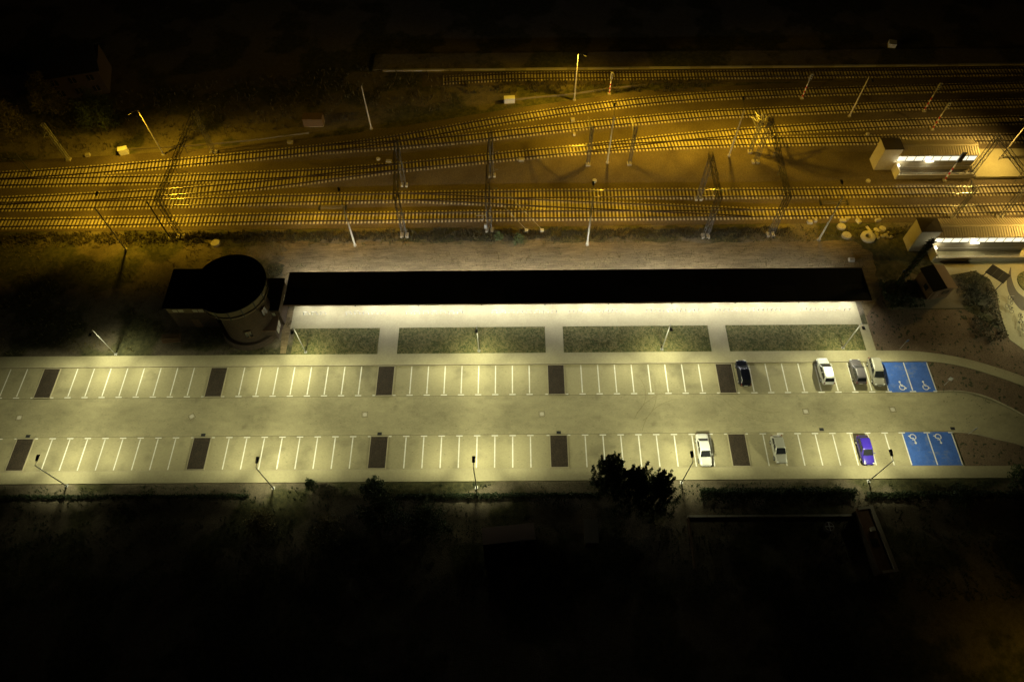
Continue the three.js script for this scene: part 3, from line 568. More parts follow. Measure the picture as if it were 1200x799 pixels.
{
  const t = thing('concrete_ring', 'large pale concrete ring with a pipe lying against it', 'concrete ring', [58.4, -0.12, -75.6], 0.2);
  part('ring', new THREE.LatheGeometry([[0.45, 0], [1.15, 0], [1.18, 0.1], [1.15, 0.45], [0.5, 0.5], [0.45, 0.45], [0.45, 0]].map(([a, b]) => new THREE.Vector2(a, b)), 28), M.plaster, t);
  const q = thing('concrete_pipe', 'short pale pipe leaning behind the concrete ring', 'pipe', [59.0, -0.12, -77.2], 0.3); part('pipe', new THREE.CylinderGeometry(0.2, 0.2, 1.4, 12).rotateX(Math.PI / 2).translate(0, 0.2, 0), M.plaster, q); part('collar', new THREE.CylinderGeometry(0.25, 0.25, 0.2, 12).rotateX(Math.PI / 2).translate(0, 0.25, 0.6), M.plaster, q);
}
for (const [x, z, w, d, a, label] of [[49.5, -78.9, 0.8, 0.6, 0, 'pinkish concrete block near the track by the verge lamp'], [50.5, -79.3, 0.4, 0.7, 0.1, 'narrow upright block beside the pinkish one'], [55.1, -79.1, 0.9, 0.6, 0, 'pinkish concrete block beside a round lid'], [56.0, -79.6, 0.3, 0.6, 0.1, 'thin pale post stub by the straight track'], [57.7, -79.0, 0.5, 0.9, 0.4, 'tilted pale block between lid and ring'], [61.0, -79.2, 0.9, 0.4, 0.2, 'dark slab lying before the rubble'], [54.5, -70.9, 0.9, 0.6, 0, 'small pale block on the grass by the canopy corner'], [-77.6, -96.2, 0.8, 0.6, 0.2, 'small pale block beside the leaning mast'], [10.9, -104.2, 0.7, 0.8, 0.1, 'pale switch motor block between the two curving tracks'], [11.0, -100.4, 0.4, 0.6, 0, 'small pale block near the switch motor'], [64.7, -99.7, 0.5, 0.5, 0, 'small pale block behind the station shelter']]) {
  const t = thing('concrete_block', label, 'block', [x, Math.abs(z) > 78.5 ? -0.08 : -0.12, z], a);
  part('block', box(w, 0.45, d, 0, 0.225, 0), M.plaster, t); part('cap', box(w * 0.9, 0.05, d * 0.9, 0, 0.475, 0), M.concrete, t);
}
{ // rubble heap near the ring
  const t = thing('rubble_heap', 'little heap of pale broken concrete near the round lid', 'rubble', [61.0, -0.12, -76.4]);
  for (let i = 0; i < 14; i++) { const s = rr(0.15, 0.42); part('chunk', new THREE.DodecahedronGeometry(s, 0).scale(1, 0.6, rr(0.6, 1.2)).rotateY(rr(0, 6)).translate(rr(-1.3, 1.3), s * 0.45, rr(-0.9, 0.9)), i % 2 ? M.plaster : M.concrete, t); }
}
for (const [x, z, label] of [[-31.3, -83.1, 'pair of long yellowish boards between dark end blocks near the canopy'], [54.6, -83.2, 'pair of long yellowish boards between dark end blocks by the concrete discs']]) {
  const t = thing('crossing_boards', label, 'boards', [x, -0.06, z]);
  for (const s of [-0.22, 0.22]) part('board', box(4.2, 0.1, 0.14, 0, 0.2, s), M.trough, t);
  for (const s of [-2.25, 2.25]) part('end_block', box(0.3, 0.26, 1.0, s, 0.13, 0), M.darkSteel, t);
}

// ---------------------------------------------------------------- water tower
{
  const t = thing('water_tower', 'round brick water tower with overhanging tank and flat black roof', 'water tower', [-40.6, -0.12, -59.5]);
  part('shaft', [new THREE.CylinderGeometry(3.5, 4.0, 7.6, 48).translate(0, 3.8, 0)], M.brick, t);
  part('plinth', [new THREE.CylinderGeometry(4.5, 4.75, 0.9, 48).translate(0, 0.45, 0), new THREE.TorusGeometry(4.45, 0.12, 8, 48).rotateX(Math.PI / 2).translate(0, 0.95, 0)], M.brick, t);
  part('corbel', new THREE.CylinderGeometry(4.75, 3.5, 0.9, 48).translate(0, 8.05, 0), M.brick, t);
  part('tank_wall', new THREE.CylinderGeometry(4.8, 4.8, 2.2, 48).translate(0, 9.6, 0), mat([0.2, 0.165, 0.11], { map: concreteTone, r: 0.9 }), t);
  for (let i = 0; i < 16; i++) { const a = i / 16 * Math.PI * 2 + 0.1; part('tank_rib', box(0.22, 2.2, 0.14, Math.sin(a) * 4.82, 9.6, Math.cos(a) * 4.82, a), M.darkSteel, t); }
  part('tank_band', [new THREE.TorusGeometry(4.85, 0.09, 6, 48).rotateX(Math.PI / 2).translate(0, 9.0, 0)], M.rust, t);
  part('roof', [new THREE.ConeGeometry(5.15, 0.7, 48).translate(0, 11.1, 0), new THREE.CylinderGeometry(5.15, 5.15, 0.12, 48).translate(0, 10.72, 0)], M.roofBlack, t);
  for (const [a, y] of [[0.25, 3.0], [1.2, 5.6]]) { const w = part('window', box(0.9, 1.5, 0.14, 0, 0, 0), M.glassDark, t); w.position.set(Math.sin(a) * 3.85, y, Math.cos(a) * 3.85); w.rotation.y = a; part('frame', [box(1.05, 0.12, 0.2, 0, 0.78, 0), box(1.05, 0.12, 0.24, 0, -0.78, 0), box(0.08, 1.5, 0.18, 0, 0, 0)], M.wood, w); }
}
{
  const t = thing('brick_annex', 'small brick annex with windows coloured pale for reflected light, built against the round tower', 'annex', [-36.9, -0.12, -60.6]);
  part('wall', box(2.4, 4.0, 5.6, 0, 2.0, -1.6), M.brick, t); part('roof', box(2.8, 0.16, 6.0, 0, 4.1, -1.6), M.roofBlack, t);
  part('lean_to', box(2.0, 2.4, 2.6, -0.3, 1.2, 2.5), M.brick, t); part('lean_to_roof', box(2.4, 0.12, 3.0, -0.2, 2.48, 2.5), M.fascia, t);
  const win = (x, y, z, w, h, ry) => { const o = part('window', box(w, h, 0.08), M.paleGlass, t); o.position.set(x, y, z); o.rotation.y = ry; part('frame', [box(w + 0.12, 0.08, 0.14, 0, h / 2, 0), box(w + 0.12, 0.08, 0.16, 0, -h / 2, 0), box(0.07, h, 0.12, 0, 0, 0)], M.wood, o); };  // panes coloured pale to stand for light reflected in the glass
  win(1.24, 2.3, -2.0, 1.0, 1.2, Math.PI / 2); win(0.0, 2.9, 1.24, 1.0, 1.0, 0); win(0.76, 1.3, 2.4, 1.7, 1.3, Math.PI / 2);
}
{
  const t = thing('tower_outbuilding', 'low outbuilding with flat black roof joined to the round tower', 'outbuilding', [-48.8, -0.12, -62.4]);
  part('wall', box(6.4, 5.4, 6.6, 0, 2.7, 0), M.brick, t); part('upper_wall', box(6.44, 1.5, 6.64, 0, 4.6, 0), mat([0.24, 0.19, 0.11], { map: concreteTone, r: 0.9 }), t); part('roof', box(7.0, 0.18, 7.3, 0, 5.5, 0), M.roofBlack, t);
  for (const x of [-1.6, 1.4]) { const w = part('window', box(1.6, 0.8, 0.1, x, 4.5, 3.32), M.paleGlass, t); part('frame', [box(1.76, 0.1, 0.16, x, 4.95, 3.34), box(1.76, 0.1, 0.18, x, 4.05, 3.34), box(0.08, 0.8, 0.14, x, 4.5, 3.34)], M.wood, w); }
  part('door', box(1.1, 2.1, 0.1, 0, 1.05, 3.32), M.wood, t);
  const s = thing('timber_stack', 'stack of dark timbers beside the tower outbuilding', 'timber stack', [-52.6, -0.12, -57.0], 0.1);
  for (let r = 0; r < 3; r++) for (let i = 0; i < 5 - r; i++) part('beam', box(2.6, 0.24, 0.26, rr(-0.1, 0.1), 0.12 + r * 0.245, (i - (4 - r) / 2) * 0.32), M.wood, s);
}

// ---------------------------------------------------------------- station shelters, platforms, kiosk
function corrugated(w, d, rise, pitch = 0.42) {
  const n = Math.round(w / pitch), g = [];
  for (let i = 0; i < n; i++) g.push(box(pitch * 0.45, 0.1, d, -w / 2 + (i + 0.5) * w / n, 0.06, 0));
  g.push(box(w, 0.03, d, 0, 0, 0)); return g;
}
function shelter([x, z], label, len, wide, platform) {
  const t = thing('stair_shelter', label, 'shelter', [x, -0.12, z]);
  const e = part('end_block', box(3.1, 4.9, 2.7, 1.55, 2.45, -1.35), M.concrete, t);
  part('block_roof', [new THREE.ConeGeometry(2.25, 0.5, 4).rotateY(Math.PI / 4).scale(1, 1, 0.9).translate(1.55, 5.22, -1.35), box(3.3, 0.1, 2.9, 1.55, 4.94, -1.35)], mat([0.06, 0.045, 0.03], { r: 0.9 }), t);
  const L = len, cx = 3.1 + L / 2, zb = -wide, sl = wide / 2 + 0.25;
  const front = part('wall', box(L, 2.05, 0.18, cx, 1.025, -0.1), M.wallDull, t);
  part('wall', box(L, 3.3, 0.18, cx, 1.65, zb), M.plaster, t); part('wall', box(0.18, 3.3, wide - 0.3, 3.1 + L - 0.1, 1.65, zb / 2), M.plaster, t);
  for (const s of [1, -1]) { const r = part('roof_slope', corrugated(L + 0.4, sl, 0), M.sheet, t); r.position.set(cx, 3.72, zb / 2 + s * (sl / 2 - 0.08)); r.rotation.x = s * 0.24; }
  part('ridge_cap', box(L + 0.5, 0.08, 0.34, cx, 4.02, zb / 2), M.sheet, t);
  const n = Math.round(L / 1.45), pw = L / n, pane = glow(TUBE, 0.75);
  for (let i = 0; i < n; i++) part('window_pane', box(pw - 0.1, 1.05, 0.05, 3.1 + pw * (i + 0.5), 2.66, -0.1), pane, t);
  part('mullion', Array.from({ length: n + 1 }, (_, i) => box(0.1, 1.1, 0.12, 3.1 + pw * i, 2.66, -0.1)), M.darkSteel, t);
  part('window_rail', [box(L, 0.08, 0.16, cx, 2.09, -0.1), box(L, 0.08, 0.16, cx, 3.22, -0.1)], M.darkSteel, t);
  const a = new THREE.RectAreaLight(TUBE, 0.5, L, 1.0); a.name = 'window_band_light'; a.position.set(cx, 2.66, -0.02); a.lookAt(cx, 2.66, 10); t.add(a);
  // walled ramp in front
  part('ramp_wall', box(L - 0.6, 1.0, 0.22, cx, 0.5, 2.1), M.wallDull, t); part('ramp_wall', box(0.22, 1.0, 2.0, 3.6, 0.5, 1.1), M.plaster, t);
  part('ramp_floor', box(L - 0.8, 0.06, 1.9, cx + 0.2, 0.03, 1.05), M.trough, t);
  part('handrail', [rod(V(3.8, 1.35, 2.1), V(2.9 + L, 1.35, 2.1), 0.04), rod(V(4.2, 1.1, 0.25), V(2.9 + L, 1.1, 0.25), 0.04), ...Array.from({ length: 6 }, (_, i) => rod(V(4 + i * (L - 1.2) / 5, 1, 2.1), V(4 + i * (L - 1.2) / 5, 1.35, 2.1), 0.03))], M.galv, t);
  const lamp = part('wall_lamp', box(1.3, 0.14, 0.16, cx - 1.2, 2.3, 0.28), glow(TUBE, 7), t);
  const p = new THREE.PointLight(TUBE, 4); p.name = 'wall_lamp_light'; p.position.set(cx - 1.2, 2.25, 0.5); p.castShadow = true; p.shadow.radius = 5; t.add(p);
  const p2 = new THREE.PointLight(TUBE, 5); p2.name = 'stair_lamp_light'; p2.position.set(3.7, 2.0, 0.9); p2.castShadow = true; p2.shadow.radius = 5; t.add(p2);
  part('stair_lamp', box(0.18, 0.16, 0.5, 3.32, 2.0, 0.9), glow(TUBE, 6), t); part('stair_lamp_post', box(0.12, 2.0, 0.12, 3.32, 1.0, 0.9), M.plaster, t);
  part('entrance_wall', box(0.2, 1.9, 2.3, 3.2, 0.95, 1.1), M.plaster, t);
  return t;
}
shelter([63.5, -90.9], 'stair shelter on the island platform with corrugated roof and lit window band', 13.6, 3.6);
shelter([64.2, -72.7], 'stair shelter next to the forecourt kiosk with corrugated roof and lit window band', 15.4, 3.7);
ground('platform', rect(80.6, 140, -95.4, -88.6, 0.42, 0.55), M.slab, 'bright concrete island platform');
ground('platform', rect(82.9, 140, -79.0, -74.6, 0.38, 0.52), M.slab, 'bright concrete side platform');
ground('station_forecourt', poly([[67.4, -70.4], [140, -70.4], [140, -52], [86, -45.5], [77, -52.5], [74.5, -55.6], [74.6, -58.3], [75.0, -61.5], [75.7, -64.4], [75.5, -66.9], [73.7, -68.6], [68.6, -67.6]], -0.04, 0.06), M.slab, 'curving paved station forecourt');
ground('station_forecourt', rect(67.5, 140, -72.6, -70.4, -0.045, 0.06), M.slab, 'paved strip along the stair shelter');
{ // dark asphalt sickle and round grass island
  ground('asphalt_patch', poly(smooth([[79.6, -69.2], [77.9, -66.2], [77.5, -63.6], [78.4, -60.8], [79.9, -62.5], [78.9, -64.5], [79.0, -67.0], [79.7, -69.2]], 36), -0.034), mat([0.12, 0.105, 0.08], { map: concreteTone, r: 0.95 }), 'dark asphalt sickle in the forecourt');
  ground('grass_island', new THREE.CylinderGeometry(2.4, 2.5, 0.16, 40).translate(82.1, -0.0, -66.0), M.lawn, 'round grass island in the forecourt');
}
{
  const t = thing('platform_bench_shelter', 'dark ribbed canopy roof standing on the curving station forecourt', 'canopy', [75.2, -0.04, -66.2], 0);
  t.rotation.y = -0.85; // turned to the path
  for (let i = 0; i < 3; i++) part('roof_panel', box(0.98, 0.05, 2.3, -1.0 + i * 1.0, 2.32, 0), mat(mul([0.01, 0.009, 0.008], 0.8 + 0.3 * i), { r: 0.9 }), t);
  part('roof_rib', [0, 1, 2, 3].map((i) => box(0.05, 0.1, 2.36, -1.5 + i, 2.36, 0)), M.darkSteel, t);
  for (const sx of [-1.35, 1.35]) for (const sz of [-0.9, 0.9]) part('post', rod(V(sx, 0, sz), V(sx, 2.3, sz), 0.05), M.darkSteel, t);
}
{
  const t = thing('kiosk', 'small kiosk beside the bushes, pitched roof coloured black on the unlit slope and brown on the lit slope', 'kiosk', [65.6, -0.12, -65.3], 0.16);
  part('wall', box(3.4, 2.6, 4.0, 0, 1.3, 0), M.wood, t);
  const gab = (z) => { const s = new THREE.Shape([[-1.7, 2.6], [1.7, 2.6], [0, 3.05]].map(([a, b]) => new THREE.Vector2(a, b))); return new THREE.ExtrudeGeometry(s, { depth: 0.1, bevelEnabled: false }).translate(0, 0, z); };
  part('gable', gab(-2.0), M.wood, t); part('gable', gab(1.9), M.wood, t);
  for (const s of [-1, 1]) { const r = part('roof_slope', box(2.06, 0.08, 4.6), s < 0 ? M.roofBlack : M.wood, t); r.position.set(s * 1.0, 2.86, 0); r.rotation.z = -s * 0.26; }  // unlit slope coloured black, lamp-lit slope brown: light put into the colour
  const d = part('door', box(0.9, 2.0, 0.06, -0.7, 1.0, 2.03), M.fascia, t); part('handle', box(0.12, 0.04, 0.06, -0.4, 1.0, 2.08), M.galv, d);
  part('window', box(1.0, 0.8, 0.06, 0.7, 1.5, 2.03), M.glassDark, t); part('side_window', box(0.06, 0.9, 0.9, -1.73, 1.4, 0.5), M.glassDark, t);
  ground('concrete_apron', poly([[58.2, -61.4], [69.6, -61.4], [69.4, -65.2], [62.5, -68.8], [60.2, -64.5]], -0.07, 0.05), M.trough, 'dull concrete apron round the kiosk');
}
// lamps beyond the frame whose light the photograph shows
yardLamp([86.5, -93.2], 8.6, -1.4, 0, 'platform lamp on the island platform', 330, 80, -92, 1.3, 0.6, 0.42, false, WARM);
yardLamp([87.0, -76.4], 10.0, -1.6, 0.3, 'platform lamp on the side platform by the stair shelter', 400, 79, -74, 1.3, 0.6, 0.38, false, WARM);
yardLamp([84.2, -58.5], 6.6, -1.0, 0, 'forecourt lamp beside the round grass island', 170, 77, -60, 1.25, 0.7, -0.04, false, LED);
yardLamp([62.0, -4.5], 8.0, -0.5, -1.6, 'street lamp on the lane beyond the gardens', 26, 59, -11, 0.95, 0.9, -0.12, false);

// ---------------------------------------------------------------- signs, bicycles
function roadSign([x, z], h, label, m, y = -0.05, turn = 0) {
  const t = thing('road_sign', label, 'road sign', [x, y, z], turn);
  part('post', rod(V(0, 0, 0), V(0, h, 0), 0.03), M.galv, t);
  const s = part('sign_plate', box(0.5, 0.5, 0.025, 0, h - 0.32, 0.045), M.galv, t); part('sign_face', box(0.46, 0.46, 0.006, 0, h - 0.32, 0.062), m, s); part('plate', box(0.5, 0.2, 0.02, 0, h - 0.72, 0.045), M.galv, t);
}
roadSign([62.1, -47.9], 2.3, 'pale road sign standing in the large brown bed by the blue bays', M.galv, 0.05, 2.6);
roadSign([57.6, -54.2], 2.7, 'blue grey road sign behind the footway near the blue bays', M.signBlue, -0.1, 0.3);
roadSign([63.0, -40.2], 2.2, 'blue grey road sign at the corner of the small brown bed', M.signBlue, 0.05, 0.4);
roadSign([61.2, -67.4], 2.2, 'pale blue sign by the dark overgrown pole', M.signBlue, -0.12, 0.2);
{
  let first;
  const spots = [[77.0, -62.6, 1.5], [76.2, -61.0, 1.9], [77.2, -59.3, 1.3], [77.0, -58.0, 1.45], [77.1, -56.8, 1.6], [79.6, -61.2, 0.9], [80.3, -59.6, 0.5]];
  const lab = ['bicycle parked beside the ribbed canopy end of the bushes', 'bicycle half inside the bush edge', 'bicycle tilted toward the paving among the bushes', 'bicycle parked next to the last bush', 'bicycle nearest the footway by the bushes', 'bicycle with white panniers on the open paving', 'bicycle on the open paving by the grass island'];
  spots.forEach(([x, z, a], i) => {
    if (!first) {
      first = thing('bicycle', lab[0], 'bicycle', [x, -0.04, z], a, 'bicycles parked on the forecourt');
      for (const wx of [-0.52, 0.52]) { const w = part('wheel', new THREE.TorusGeometry(0.32, 0.025, 6, 24).translate(wx, 0.345, 0), M.rubber, first); part('hub', new THREE.CylinderGeometry(0.04, 0.04, 0.1, 8).rotateX(Math.PI / 2).translate(wx, 0.345, 0), M.galv, w); }
      part('frame', [rod(V(-0.52, 0.345, 0), V(-0.08, 0.3, 0), 0.02), rod(V(-0.08, 0.3, 0), V(-0.2, 0.85, 0), 0.02), rod(V(-0.52, 0.345, 0), V(-0.18, 0.75, 0), 0.016), rod(V(-0.18, 0.78, 0), V(0.36, 0.85, 0), 0.022), rod(V(-0.08, 0.3, 0), V(0.38, 0.75, 0), 0.024), rod(V(0.52, 0.345, 0), V(0.36, 0.95, 0), 0.02)], M.darkSteel, first);
      part('saddle', box(0.26, 0.06, 0.14, -0.22, 0.9, 0), M.rubber, first); part('handlebar', [rod(V(0.35, 0.98, -0.3), V(0.35, 0.98, 0.3), 0.016), rod(V(0.36, 0.93, 0), V(0.35, 0.98, 0), 0.02)], M.galv, first);
      part('crank', rod(V(-0.08, 0.3, -0.12), V(-0.08, 0.3, 0.12), 0.03), M.galv, first);
    } else { const b = dup(first, [x, -0.04, z], a, lab[i]); if (i === 5) for (const s of [-0.16, 0.16]) part('pannier', box(0.34, 0.34, 0.14, -0.5, 0.55, s), M.white, b); }
  });
}

// ---------------------------------------------------------------- cars
function superRing(w, h, n, N = 20) { const o = []; for (let i = 0; i < N; i++) { const a = i / N * Math.PI * 2, c = Math.cos(a), s = Math.sin(a); o.push([Math.sign(c) * Math.pow(Math.abs(c), 2 / n) * w, Math.sign(s) * Math.pow(Math.abs(s), 2 / n) * h]); } return o; }
function loftRings(rings) {              // rings of equal length, closed, capped
  const pos = [], N = rings[0].length, idx = [];
  for (const r of rings) for (const p of r) pos.push(...p);
  for (let i = 0; i < rings.length - 1; i++) for (let j = 0; j < N; j++) { const a = i * N + j, b = i * N + (j + 1) % N; idx.push(a, b, a + N, b, b + N, a + N); }
  for (const [k, f] of [[0, 1], [rings.length - 1, -1]]) { const c = rings[k].reduce((s, p) => [s[0] + p[0] / N, s[1] + p[1] / N, s[2] + p[2] / N], [0, 0, 0]), m = pos.length / 3; pos.push(...c); for (let j = 0; j < N; j++) { const a = k * N + j, b = k * N + (j + 1) % N; idx.push(...(f > 0 ? [m, b, a] : [m, a, b])); } }
  const g = new THREE.BufferGeometry(); g.setAttribute('position', new THREE.Float32BufferAttribute(pos, 3)); g.setIndex(idx); g.computeVertexNormals(); return g;
}
function car([x, z], turn, label, rgb, kind, o = {}) {
  const { L = 4.3, W = 1.76, H = 1.46, paintR = 0.35 } = o;
  const t = thing('parked_car', label, 'car', [x, 0.004, z], turn, 'cars parked in the bays');
  const paint = mat(rgb, { r: paintR, m: o.metal ?? 0.15, clearcoat: 0.7, clearcoatRoughness: 0.12 });
  const hw = W / 2, f = L / 2, est = kind === 'estate', sed = kind === 'sedan';
  const hood = 0.92, belt = 0.93;
  // lower body: stations along z (front = +z)
  const S = [[-f, 0.80, 0.42, 0.72], [-f + 0.06, 0.9, 0.3, sed ? 0.92 : 0.95], [-f + 0.35, 0.97, 0.24, sed ? 0.99 : belt + 0.02], [-f + 1.0, 1, 0.2, belt + 0.03], [0, 1, 0.18, belt + 0.01], [f - 1.5, 1, 0.19, belt], [f - 0.95, 0.985, 0.21, hood - 0.03], [f - 0.4, 0.94, 0.24, hood - 0.12], [f - 0.1, 0.86, 0.28, 0.70], [f, 0.74, 0.36, 0.6]];
  const body = part('body', loftRings(S.map(([zz, w, y0, y1]) => superRing(hw * w, (y1 - y0) / 2, 4.5).map(([a, b]) => [a * (b > 0 ? 1 - 0.05 * b / ((y1 - y0) / 2) : 1), (y0 + y1) / 2 + b, zz]))), paint, t);
  // cabin: rings stacked upward
  const zb0 = sed ? -f + 0.75 : -f + 0.16, zb1 = f - 1.12, zr0 = sed ? -f + 1.35 : est ? -f + 0.32 : -f + 0.55, zr1 = f - 1.92;
  const ring = (y, w, a, b) => superRing(w, (b - a) / 2, 7, 28).map(([p, q]) => [p, y, (a + b) / 2 + q]);
  const rw = hw * 0.76, bw = hw * 0.93;
  part('cabin', loftRings([ring(belt - 0.1, bw, zb0 - 0.05, zb1 + 0.1), ring(belt + 0.02, bw, zb0, zb1), ring(H - 0.07, rw, zr0, zr1), ring(H - 0.02, rw * 0.95, zr0 + 0.06, zr1 - 0.08), ring(H, rw * 0.8, zr0 + 0.25, zr1 - 0.25)]), paint, t);
  const quad = (a, b, c, d, u0, u1, v0, v1, off) => {   // a b bottom, d c top
    const pt = (u, v) => a.clone().lerp(b, u).lerp(d.clone().lerp(c, u), v), nrm = b.clone().sub(a).cross(d.clone().sub(a)).normalize().multiplyScalar(off);
    const P = [pt(u0, v0), pt(u1, v0), pt(u1, v1), pt(u0, v1)], Q = P.map((p) => p.clone().add(nrm)), q = (i, j, k, l) => [...i.toArray(), ...j.toArray(), ...k.toArray(), ...i.toArray(), ...k.toArray(), ...l.toArray()];
    const g = new THREE.BufferGeometry(); g.setAttribute('position', new THREE.Float32BufferAttribute([...q(...Q), ...q(P[0], P[1], Q[1], Q[0]), ...q(P[2], P[3], Q[3], Q[2]), ...q(P[1], P[2], Q[2], Q[1]), ...q(P[3], P[0], Q[0], Q[3])], 3)); g.computeVertexNormals(); return g;
  };
  const y0 = belt + 0.02, y1 = H - 0.07;
  part('windscreen', quad(V(-bw, y0, zb1), V(bw, y0, zb1), V(rw, y1, zr1), V(-rw, y1, zr1), 0.07, 0.93, 0.04, 0.97, 0.02), M.glassDark, t);
  part('rear_window', quad(V(bw, y0, zb0), V(-bw, y0, zb0), V(-rw, y1, zr0), V(rw, y1, zr0), 0.09, 0.91, 0.12, 0.94, 0.02), M.glassDark, t);
  for (const s of [-1, 1]) {
    const A = V(s * bw, y0, s > 0 ? zb1 : zb0), B = V(s * bw, y0, s > 0 ? zb0 : zb1), C = V(s * rw, y1, s > 0 ? zr0 : zr1), D = V(s * rw, y1, s > 0 ? zr1 : zr0);
    const cuts = est ? [[0.1, 0.38], [0.41, 0.66], [0.69, 0.95]] : [[0.1, 0.46], [0.5, 0.9]];
    for (const [u0, u1] of cuts) part('side_window', s > 0 ? quad(A, B, C, D, u0, u1, 0.1, 0.93, 0.015) : quad(A, B, C, D, 1 - u1, 1 - u0, 0.1, 0.93, 0.015), M.glassDark, t);
    for (const wz of [f - 0.82, -f + 0.85]) {
      const w = part('wheel', new THREE.CylinderGeometry(0.315, 0.315, 0.2, 24).rotateZ(Math.PI / 2).translate(s * (hw - 0.09), 0.315, wz), M.rubber, t);
      part('rim', new THREE.CylinderGeometry(0.2, 0.21, 0.03, 14).rotateZ(Math.PI / 2).translate(s * (hw + 0.005), 0.315, wz), M.alloy, w);
    }
    const hl = part('headlight', new THREE.SphereGeometry(0.16, 12, 8).scale(1.1, 0.55, 0.7).translate(s * hw * 0.66, 0.66, f - 0.14), mat([0.8, 0.8, 0.78], { r: 0.15, clearcoat: 1 }), t);
    part('tail_light', box(0.16, sed ? 0.2 : 0.34, 0.1, s * hw * 0.78, 0.76, -f + 0.05), mat([0.2, 0.01, 0.01], { r: 0.25, clearcoat: 1 }), t);
    const mi = part('mirror', new THREE.SphereGeometry(0.1, 10, 8).scale(1.25, 0.8, 0.6).translate(s * (hw + 0.07), 0.98, zb1 - 0.35), o.mirror ?? paint, t); part('stalk', bar(V(s * (hw - 0.08), 0.94, zb1 - 0.35), V(s * (hw + 0.02), 0.97, zb1 - 0.35), 0.05), M.rubber, mi);
    for (const dz of [0.15, -0.75]) part('door_handle', box(0.03, 0.035, 0.18, s * (hw - 0.005), 0.8, dz), paint, t);
    if (est) part('roof_rail', rod(V(s * rw * 0.85, H + 0.02, zr0 + 0.3), V(s * rw * 0.85, H + 0.02, zr1 - 0.3), 0.02), M.alloy, t);
  }
  part('grille', box(W * 0.42, 0.14, 0.05, 0, 0.52, f - 0.015), M.rubber, t);
  part('number_plate', box(0.5, 0.11, 0.02, 0, 0.45, f + 0.015), M.white, t); part('number_plate', box(0.5, 0.11, 0.02, 0, 0.62, -f - 0.005), M.white, t);
  part('wiper', bar(V(-0.45, belt + 0.06, zb1 + 0.04), V(0.1, belt + 0.06, zb1 + 0.05), 0.02), M.rubber, t);
  return t;
}
const PI = Math.PI;
car([33.2, -49.9], PI, 'near black hatchback parked beside a planting bed on the canopy side', [0.008, 0.009, 0.016], 'hatch', { L: 4.3, mirror: M.darkSteel, paintR: 0.2 });
car([45.2, -50.1], PI + 0.01, 'white hatchback parked nose in on the canopy side', [0.74, 0.74, 0.7], 'hatch', { L: 4.35, W: 1.82, H: 1.5 });
car([49.9, -50.0], PI - 0.01, 'grey hatchback parked nose in between two other cars', [0.12, 0.108, 0.118], 'hatch', { L: 4.1, W: 1.74, metal: 0.2 });
car([52.6, -49.9], -0.02, 'silver estate car reversed in next to the blue bays', [0.34, 0.32, 0.255], 'estate', { L: 4.5, H: 1.52, metal: 0.15 });
car([25.7, -37.9], 0.01, 'white saloon car parked on the garden side facing the footway', [0.78, 0.78, 0.74], 'sedan', { L: 4.65, W: 1.8, H: 1.44 });
car([36.0, -37.9], 0.02, 'silver hatchback parked on the garden side beyond a planting bed', [0.46, 0.45, 0.38], 'hatch', { L: 4.0, W: 1.7, metal: 0.15 });
car([47.8, -37.7], 0, 'violet blue hatchback parked on the garden side', [0.042, 0.022, 0.36], 'hatch', { L: 4.15, W: 1.72, H: 1.42, metal: 0 });

// ---------------------------------------------------------------- vegetation
const blade = (w, h) => { const g = new THREE.BufferGeometry(), p = []; for (let k = 0; k < 3; k++) { const a = k * 2.1, c = Math.cos(a), s = Math.sin(a), b = 0.4 * h; p.push(-w * c, 0, -w * s, w * c, 0, w * s, b * s, h, b * -c); } g.setAttribute('position', new THREE.Float32BufferAttribute(p, 3)); g.computeVertexNormals(); return fin(g); };
const leafGeo = (() => { const g = new THREE.BufferGeometry(); g.setAttribute('position', new THREE.Float32BufferAttribute([0, 0, 0, 0.32, 0.06, 0.5, 0, 0, 1, 0, 0, 0, 0, 0, 1, -0.32, 0.06, 0.5], 3)); g.computeVertexNormals(); return fin(g); })();
function scatter(name, geo, m, n, place, parent = scene) {   // place() -> [x, y, z, scale, tilt] or null
  const o = shade(new THREE.InstancedMesh(geo, m, n)), e = new THREE.Object3D(), col = new THREE.Color(); o.name = parent === scene ? numbered(name) : name; let k = 0;
  for (let i = 0; i < n; i++) { const p = place(i); if (!p) continue; e.position.set(p[0], p[1], p[2]); e.rotation.set(rr(-p[4], p[4]), rr(0, 6.28), rr(-p[4], p[4])); e.scale.setScalar(p[3]); e.updateMatrix(); o.setMatrixAt(k, e.matrix); const b = rr(0.65, 1.25); o.setColorAt(k, col.setRGB(b * rr(0.9, 1.15), b, b * rr(0.8, 1))); k++; }
  o.count = k; parent.add(o); return o;
}
